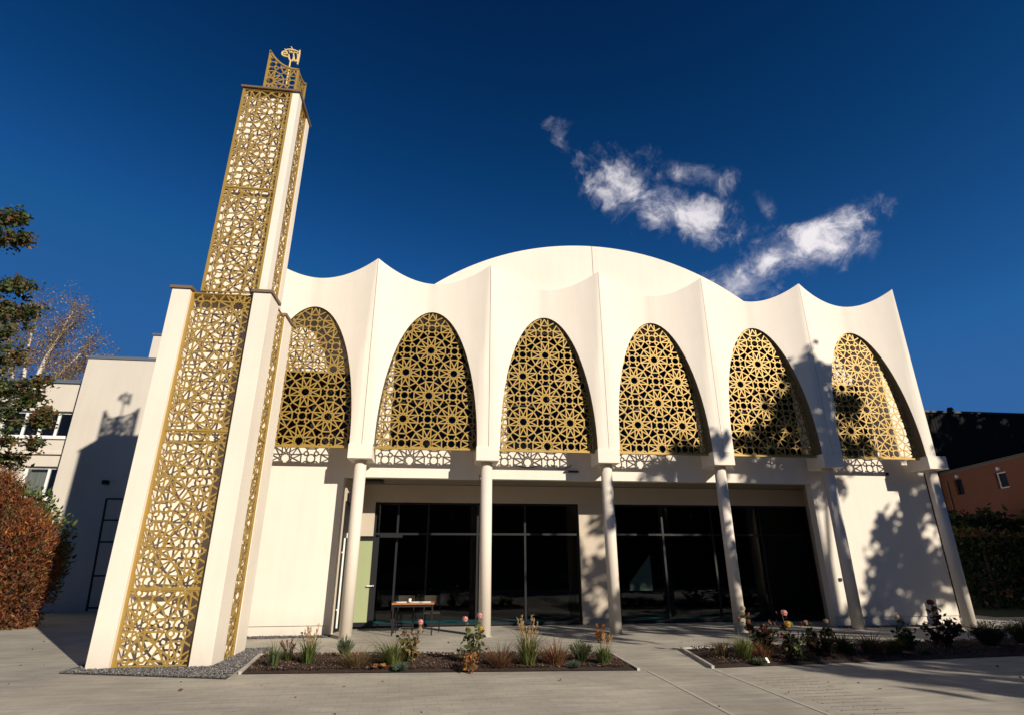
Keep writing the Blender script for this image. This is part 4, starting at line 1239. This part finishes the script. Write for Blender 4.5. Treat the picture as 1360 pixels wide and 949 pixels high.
# right: clipped hedge and shrubs in the shade before the orange house
rn = random.Random(8)
t = thing('clipped_hedge', (25.5, 6, 0), 'long clipped dark hedge with a brownish top beside the mosque', 'hedge')
for x in (23, 25, 27, 29):
    tr = MB(); tr.tube(((x, 5.6 - (x - 23) * .1, 0), (x, 5.6 - (x - 23) * .1, 2.2)), .06, 6); tr.build('trunk', M['bark'], t)
lf = MB()
for _ in range(15000):
    x = rn.uniform(22.0, 31); d = rn.uniform(-.75, .75); z = rn.uniform(.03, 2.6 + .12 * math.sin(x * 2.1) + rn.gauss(0, .05))
    if abs(d) < .45 and z < 2.2: continue
    lf.leaf((x, 5.6 - (x - 23) * .12 + d, z), .11 * rn.uniform(.6, 1.4), rn, rn.choices((0, 1, 2), (1, 3, 3) if z > 2.35 else (8, 1, .3))[0], 1.6)
lf.build('foliage', [L['dark'], L['olive'], L['brown']], t)
for i, (x, y, z, r, lab) in enumerate(((26.3, 7.6, 2.6, 1.25, 'dark evergreen shrub behind the hedge, nearest the mosque'), (28.3, 7.8, 2.7, 1.2, 'dark shrub behind the hedge, under the house windows'), (29.6, 6.6, 2.9, 1.1, 'yellow-green shrub above the hedge at the right edge'))):
    t = thing('evergreen_shrub', (x, y, 0), lab, 'shrub', 'shrubs behind the hedge')
    tr = MB(); tr.tube(((x, y, 0), (x, y, z)), (.07, .03), 6); tr.build('stem', M['bark'], t)
    lf = MB(); blob_leaves(lf, [(x, y, z - .4, r, r * .8, 1.3), (x + .5, y, z - .9, r, r * .8, 1.5), (x - .4, y, z, r * .5, r * .5, .9)], 3600, .16, rn, (3, 2) if i < 2 else (1, 2), .4)
    lf.build('foliage', [L['dark'], L['green']] if i < 2 else [L['olive'], L['bright']], t)


# ------------------------------------------------------------------ porch furniture
t = thing('table', (4.5, .66, 0), 'small orange-topped table with papers on the porch', 'table')
m_ = MB(); m_.box(4.0, 4.98, .32, .92, .655, .69); m_.build('tabletop', M['wood_top'], t, bevel=.004)
for x in (4.04, 4.94):
    for y in (.36, .88):
        m_ = MB(); m_.box(x - .016, x + .016, y - .016, y + .016, 0, .653); m_.build('leg', M['black'], t)
m_ = MB(); m_.box(4.06, 4.92, .355, .375, .6, .65); m_.build('apron', M['black'], t)
for i, (x, y, a, lab) in enumerate(((4.2, .5, .1, 'white paper sheets on the left side of the table'), (4.52, .5, -.15, 'white paper sheets in the middle of the table'), (4.76, .48, .2, 'white paper sheets on the right side of the table'))):
    m_ = MB()
    for k in range(3):
        c, s = math.cos(a + k * .1), math.sin(a + k * .1)
        hx, hy = .12, .085
        p = [(x + c * dx * hx - s * dy * hy, y + s * dx * hx + c * dy * hy) for dx, dy in ((-1, -1), (1, -1), (1, 1), (-1, 1))]
        z = .6915 + k * .006
        m_.hexa([(*q, z) for q in p] + [(*q, z + .004) for q in p])
    tag(m_.build('paper', M['paper']), lab, 'paper', 'papers on the table')
m_ = MB(); m_.tube(((4.40, .62, .69), (4.40, .62, .77)), (.03, .035), 12); tag(m_.build('cup', M['paper']), 'white cup standing among the papers on the table', 'cup')


def chair(x, y, label):
    t = thing('chair', (x, y, 0), label, 'chair', 'chairs behind the table')
    m_ = MB(); m_.box(x - .2, x + .2, y - .2, y + .2, .40, .44); m_.build('seat', M['olive'], t, bevel=.012)
    m_ = MB()
    N = 8
    for i in range(N):                                  # backrest curving round
        a0, a1 = R(-50 + 100 * i / N), R(-50 + 100 * (i + 1) / N)
        q = lambda a, r: (x + r * math.sin(a) * .9, y + .02 + r * math.cos(a) * .75)
        m_.hexa([(*q(a0, .27), .62), (*q(a1, .27), .62), (*q(a1, .29), .62), (*q(a0, .29), .62), (*q(a0, .27), .80), (*q(a1, .27), .80), (*q(a1, .29), .80), (*q(a0, .29), .80)])
    m_.build('backrest', M['olive'], t)
    for dx, dy, h in ((-.19, -.19, .42), (.19, -.19, .42), (-.2, .2, .66), (.2, .2, .66)):
        m_ = MB(); m_.tube(((x + dx, y + dy, 0), (x + dx * .95, y + dy * .95, h)), .013, 8); m_.build('leg', M['black'], t)


chair(4.28, 1.15, 'olive-backed chair behind the table, on its door side')
chair(4.92, 1.10, 'olive-backed chair behind the table, on its column side')


# ------------------------------------------------------------------ plants in the beds
def grass(name, x, y, h, n, r, mats, label, cat, group, plume=None, lean=.45, wid=.0055, seed=0, plume_n=0, plume_h=1.6):
    rn = random.Random(seed or int(x * 1000))
    z0 = .05
    t = thing(name, (x, y, 0), label, cat, group)
    mb = MB()
    for _ in range(int(n * 1.7)):
        a = rn.uniform(0, 6.283); rr = r * .55 * rn.random()
        b = Vector((x + rr * math.cos(a), y + rr * math.sin(a), z0))
        hh = h * (rn.uniform(.4, 1.0) if rn.random() < .85 else rn.uniform(.9, 1.35)); ll = rn.uniform(.1, 1) ** 1.3 * lean * hh / .3 * r / .15 * .62
        d = Vector((math.cos(a), math.sin(a), 0)); sd = Vector((-d.y, d.x, 0)) * wid * rn.uniform(.6, 1.3)
        p1 = b + d * ll * .35 + Vector((0, 0, hh * .62)); p2 = b + d * ll + Vector((0, 0, hh * rn.uniform(.85, 1)))
        mi = rn.randrange(len(mats))
        mb.face((b - sd, b + sd, p1 + sd * .8, p1 - sd * .8), mi); mb.face((p1 - sd * .8, p1 + sd * .8, p2), mi)
    mb.build('blades', mats, t)
    if plume:
        mb = MB()
        for _ in range(plume_n):
            a = rn.uniform(0, 6.283); b = Vector((x, y, z0))
            top = b + Vector((math.cos(a) * r * rn.uniform(.2, 1.1), math.sin(a) * r * rn.uniform(.2, 1), h * plume_h * .84 * rn.uniform(.75, 1.1)))
            mid = b.lerp(top, .55) + Vector((0, 0, h * .1))
            mb.tube((b, mid, top), (.004, .003, .003), 4)
            ax = (top - mid).normalized()
            for k in range(26):
                s = rn.random()
                c = top - ax * s * h * .34 + Vector((rn.gauss(0, .009), rn.gauss(0, .009), 0))
                mb.leaf(c, .014 * rn.uniform(.7, 1.3), rn, 0, 2.8, ax + Vector((rn.gauss(0, .35), rn.gauss(0, .35), .2)))
        mb.build('plume', plume, t)
    return t


def ballplant(name, x, y, r, mats, label, cat, group, n=420, h=1.0, leaf=.03, elong=3.0, seed=0):
    rn = random.Random(seed or int(x * 777))
    t = thing(name, (x, y, 0), label, cat, group)
    mb = MB()
    for k in range(5):
        a = k * 1.3; mb.tube(((x, y, .03), (x + r * .4 * math.cos(a), y + r * .4 * math.sin(a), .05 + r * h * .8)), (.008, .004), 5)
    mb.build('stem', M['stem'], t)
    mb = MB(); blob_leaves(mb, [(x, y, .04 + r * h * .75, r, r, r * h)], n, leaf, rn, [1] * len(mats), .35, 1.2, elong)
    mb.build('foliage', mats, t)
    return t


def cushion(name, x, y, r, mats, label, cat, group, h=1.0, n=520):
    """dome of fine stiff blades"""
    rn = random.Random(int(x * 777))
    t = thing(name, (x, y, 0), label, cat, group)
    mb = MB()
    for _ in range(n):
        v = Vector((rn.gauss(0, 1), rn.gauss(0, 1), abs(rn.gauss(.55, .6)))).normalized()
        b = Vector((x + v.x * r * .18, y + v.y * r * .18, .045)); ln = r * rn.uniform(.7, 1.12)
        e = b + Vector((v.x * ln, v.y * ln, v.z * ln * 1.1 * h)); sd = v.cross(Vector((rn.gauss(0, 1), rn.gauss(0, 1), rn.gauss(0, 1)))).normalized() * .004
        mb.face((b - sd, b + sd, b.lerp(e, .6) + sd * .8, e, b.lerp(e, .6) - sd * .8), rn.randrange(len(mats)))
    mb.build('blades', mats, t)
    return t


def lavender(name, x, y, r, mats, label, cat, group, h=1.6, n=150):
    """many upright grey-green stems set with narrow leaves"""
    rn = random.Random(int(x * 771))
    t = thing(name, (x, y, 0), label, cat, group)
    st = MB(); lf = MB()
    for _ in range(n):
        a = rn.uniform(0, 6.283); q = rn.random() ** .6
        b = Vector((x + .25 * r * q * math.cos(a), y + .25 * r * q * math.sin(a), .04))
        e = Vector((x + r * q * math.cos(a), y + r * q * math.sin(a), .05 + r * h * rn.uniform(.75, 1.3) * (1.15 - .4 * q)))
        m2 = b.lerp(e, .5) + Vector((0, 0, r * .15))
        st.tube((b, m2, e), (.003, .0025, .0015), 3, cap=False)
        d = (e - m2).normalized()
        for k in range(11):
            u = rn.uniform(.25, 1.0)
            lf.leaf(b.lerp(e, u) + Vector((0, 0, r * .15 * 4 * u * (1 - u))), .010 * rn.uniform(.7, 1.3), rn, rn.randrange(len(mats)), 4.2, d + Vector((rn.gauss(0, .45), rn.gauss(0, .45), rn.gauss(0, .3))))
    st.build('stem', M['stem'], t); lf.build('foliage', mats, t)
    return t


def rose(x, y, h, leaves, flowers, label, group, lean=(0, 0), nl=150, seed=0, spread=.16, lsz=.075):
    """flowers: (dx, height, radius, material)"""
    rn = random.Random(seed or int(x * 555))
    t = thing('rose_bush', (x, y, 0), label, 'rose bush', group)
    st = MB(); lf = MB()
    ends = [(dx + lean[0], hz, r, fm) for dx, hz, r, fm in flowers]
    ends = [(dx, hz * .82, r, fm) for dx, hz, r, fm in ends]; h *= .85
    stems = [(dx, hz) for dx, hz, *_ in ends] + [(rn.gauss(0, spread) + lean[0] * .8, h * rn.uniform(.6, .95)) for _ in range(4)]
    for dx, hz in stems:
        dy = rn.gauss(0, .07)
        a, b = Vector((x + rn.gauss(0, .02), y + rn.gauss(0, .02), .03)), Vector((x + dx, y + dy, hz - .03))
        P = [a.lerp(b, s / 5) + Vector((rn.gauss(0, .012), rn.gauss(0, .012), 0)) for s in range(6)]; P[-1] = b
        st.tube(P, [.010, .009, .008, .007, .006, .004], 6)
        for _ in range(int(nl * 1.5 / len(stems))):
            s = rn.uniform(.22, .95); p = a.lerp(b, s)
            lf.leaf(p + Vector((rn.gauss(0, .055), rn.gauss(0, .055), rn.gauss(0, .04))), lsz * rn.uniform(.6, 1.25), rn, rn.randrange(len(leaves)), 1.35)
    st.build('stem', M['stem'], t); lf.build('leaves', leaves, t)
    for (dx, hz, r, fm) in ends:
        fl = MB(); c = Vector((x + dx, y, hz))
        for ring, (n, rr, tilt) in enumerate(((6, .25, .95), (8, .55, .6), (10, .85, .2), (10, .95, -.35))):
            for k in range(n):
                a = 6.283 * (k + .5 * ring) / n
                d = Vector((math.cos(a), math.sin(a), tilt)).normalized()
                u = d.cross(Vector((0, 0, 1))).normalized(); v = u.cross(d)
                q = c + d * r * rr * .66
                s = r * .5
                fl.face((q - u * s, q - v * s * .8 + d * s * .15, q + u * s, q + v * s + d * s * .3))
        fl.build('flower', fm, t)
    return t


G1, G2 = 'plants in the left flower bed', 'plants in the right flower bed'
grass('grass_tuft', 2.53, -3.74, .34, 90, .14, [L['bright'], L['green'], L['bluegreen']], 'upright green tuft at the gravel corner of the left bed', 'grass tuft', G1)
grass('feather_grass', 2.62, -3.2, .26, 60, .15, [L['green'], L['olive']], 'low grass with dark drooping plumes at the back left of the left bed', 'grass tuft', G1, L['redbrown'], plume_n=9, plume_h=1.5)
grass('feather_grass', 3.01, -3.54, .42, 110, .16, [L['bright'], L['green']], 'tall grass with tan plumes before the solid wall, left of the first column', 'grass tuft', G1, L['straw'], plume_n=11, plume_h=1.65)
lavender('lavender_shrub', 3.51, -3.04, .16, [L['bluegreen'], L['green']], 'grey-green lavender below the leftmost column', 'shrub', G1, h=1.7, n=180)
grass('fine_grass', 3.81, -3.85, .26, 240, .30, [L['pinkgrass'], L['brown'], L['bright']], 'reddish wispy grass clump in front of the lavender', 'grass tuft', G1, lean=.8, wid=.004)
grass('grass_tuft', 4.37, -3.87, .36, 230, .24, [L['bright'], L['olive'], L['green']], 'broad yellow-green tuft beside the brown-leaved rose', 'grass tuft', G1, lean=.6)
cushion('blue_fescue', 4.52, -4.15, .115, [L['bluegreen']], 'small blue-green cushion in front of the brown-leaved rose', 'cushion plant', G1, h=.9)
rose(4.65, -3.7, .66, [L['brown'], L['tan'], L['olive'], L['green']], [(.13, .80, .062, L['pink']), (-.12, .62, .05, L['brown']), (.02, .60, .05, L['tan'])], 'brown-leaved rose bush with one pink bloom before the table', G1, seed=41)
rose(5.68, -3.85, .60, [L['dark'], L['green'], L['olive']], [(-.17, .86, .062, L['pink']), (.07, .92, .062, L['pink']), (-.12, .66, .058, L['olive']), (.09, .68, .058, L['gold'])], 'rose bush with two pink blooms in front of the second column', G1, nl=110, seed=42)
ballplant('withered_perennial', 5.58, -4.38, .13, [L['tan'], L['orange'], L['brown']], 'low withered brown flower heads at the foot of the two-bloom rose', 'perennial', G1, 220, 1.1, .045, 1.3)
grass('fine_grass', 6.08, -4.11, .30, 260, .30, [L['pinkgrass'], L['redbrown'], L['olive']], 'reddish wispy grass right of the two-bloom rose', 'grass tuft', G1, lean=.8, wid=.004)
grass('feather_grass', 6.5, -4.15, .48, 170, .20, [L['bright'], L['green'], L['olive']], 'tallest feathery grass with tan plumes in the middle of the left bed', 'grass tuft', G1, L['straw'], plume_n=17, plume_h=1.65)
grass('fine_grass', 6.95, -4.1, .34, 260, .28, [L['pinkgrass'], L['rust'], L['olive']], 'reddish wispy grass right of the tallest feathery grass', 'grass tuft', G1, lean=.7, wid=.004)
cushion('blue_fescue', 7.2, -4.30, .11, [L['bluegreen']], 'small blue-green cushion left of the dark lavender', 'cushion plant', G1, h=.9)
lavender('lavender_shrub', 7.40, -4.0, .21, [L['bluegreen'], L['dark'], L['green']], 'dark grey-green lavender near the path end of the left bed', 'shrub', G1, h=1.25, n=180)
grass('feather_grass', 7.72, -4.2, .27, 220, .17, [L['green'], L['bright']], 'green tuft with drooping plumes at the path end of the left bed', 'grass tuft', G1, L['straw'], plume_n=9, plume_h=1.9)
m_ = MB()
rn = random.Random(77)
for k in range(26): m_.leaf((7.73 + rn.gauss(0, .04), -4.05 + rn.gauss(0, .03), .47 + rn.gauss(0, .07)), .075, rn, 0, 1.4)
t = thing('withered_perennial', (7.73, -4.05, 0), 'bright orange withered leaves rising behind the tuft at the path end', 'perennial', G1)
m_.build('leaves', L['orange'], t); m_ = MB(); m_.tube(((7.73, -4.05, .03), (7.73, -4.05, .5)), .006, 5); m_.build('stem', M['stem'], t)
m_ = MB()
for k in range(5): m_.leaf((4.21 + rn.gauss(0, .05), -4.12 + rn.gauss(0, .03), .10 + rn.gauss(0, .008)), .09, rn, 0, 1.5, Vector((rn.gauss(0, 1), rn.gauss(0, 1), .2)))
tag(m_.build('fallen_leaf', L['orange']), 'orange fallen leaves lying on the mulch of the left bed', 'leaves')

grass('grass_tuft', 9.95, -3.75, .28, 90, .18, [L['straw'], L['olive']], 'pale straw tuft at the path corner of the right bed', 'grass tuft', G2)
grass('grass_tuft', 10.2, -4.05, .38, 190, .2, [L['bright'], L['olive']], 'yellow-green tuft next to the straw tuft in the right bed', 'grass tuft', G2)
grass('fine_grass', 10.42, -4.2, .28, 170, .2, [L['rust'], L['redbrown'], L['olive']], 'rusty wispy grass left of the leaning dark rose', 'grass tuft', G2, lean=.7, wid=.004)
cushion('blue_fescue', 10.25, -4.42, .12, [L['bluegreen'], L['olive']], 'grey-green cushion at the front edge of the right bed', 'cushion plant', G2, h=.8)
rose(10.75, -3.75, .78, [L['maroon'], L['dark'], L['brown']], [(-.27, .98, .06, L['beige']), (-.2, .72, .055, L['redbrown']), (.05, .62, .05, L['maroon'])], 'dark red-leaved rose leaning left towards the fourth column', G2, lean=(-.05, 0), nl=230, seed=51, spread=.18)
rose(10.95, -4.25, .62, [L['dark'], L['green'], L['maroon']], [(-.05, .93, .068, L['pink']), (-.02, .72, .07, L['gold']), (0, .42, .055, L['beige'])], 'rose with a pink bloom above a yellow one in the right bed', G2, nl=150, seed=52)
rose(11.7, -3.9, .58, [L['dark'], L['maroon'], L['green']], [(-.2, .70, .055, L['beige']), (.18, .72, .055, L['beige']), (.2, .55, .05, L['maroon'])], 'dark bushy rose with two faded blooms in the right bed', G2, nl=260, seed=53, spread=.2)
grass('grass_tuft', 12.25, -3.75, .34, 170, .24, [L['dark'], L['green']], 'dark tuft right of the bushy rose', 'grass tuft', G2)
grass('grass_tuft', 12.7, -3.85, .36, 190, .26, [L['green'], L['redbrown']], 'dark reddish tuft in the middle of the right bed', 'grass tuft', G2)
grass('grass_tuft', 13.1, -3.9, .3, 150, .2, [L['olive'], L['green']], 'olive tuft left of the single-bloom rose', 'grass tuft', G2)
rose(13.6, -3.55, .62, [L['dark'], L['green']], [(-.05, .74, .06, L['beige'])], 'dark rose with a single faded beige bloom', G2, nl=170, seed=54)
cushion('blue_fescue', 13.6, -3.95, .13, [L['dark'], L['bluegreen']], 'dark cushion under the single-bloom rose', 'cushion plant', G2, h=.9)
rose(14.5, -3.4, .85, [L['maroon'], L['dark']], [(-.05, 1.02, .08, L['maroon'])], 'tall dark maroon rose at the right of the bed', G2, nl=260, seed=55, spread=.2)
lavender('lavender_shrub', 15.6, -3.3, .36, [L['dark'], L['maroon']], 'low dark shrub mound at the far right of the right bed', 'shrub', G2, h=.9, n=420)
lavender('lavender_shrub', 16.6, -3.1, .4, [L['dark'], L['green']], 'second low dark mound further right in the right bed', 'shrub', G2, h=.8, n=420)
m_ = MB(); m_.hexa([(10.37, -4.44, .05), (10.41, -4.44, .05), (10.41, -4.436, .05), (10.37, -4.436, .05), (10.355, -4.41, .12), (10.39, -4.41, .12), (10.39, -4.406, .12), (10.355, -4.406, .12)])
tag(m_.build('plant_tag', M['white']), 'small white plant tag stuck in the right bed', 'plant tag')

# loose leaves and bits blown over the paving
m_ = MB()
rn = random.Random(99)
for _ in range(150):
    x, y = rn.uniform(-6, 19), rn.uniform(-8.5, .4)
    if in_poly(x, y, BED1) or in_poly(x, y, BED2) or (-.5 < x < 1.6 and -3.4 < y < -1.5):
        continue
    m_.leaf((x, y, .012 + rn.random() * .01), rn.uniform(.018, .05), rn, rn.randrange(3), 1.5, Vector((rn.gauss(0, 1), rn.gauss(0, 1), rn.gauss(0, .12))))
tag(m_.build('fallen_leaves', [L['brown'], L['tan'], L['redbrown']]), kind='stuff')
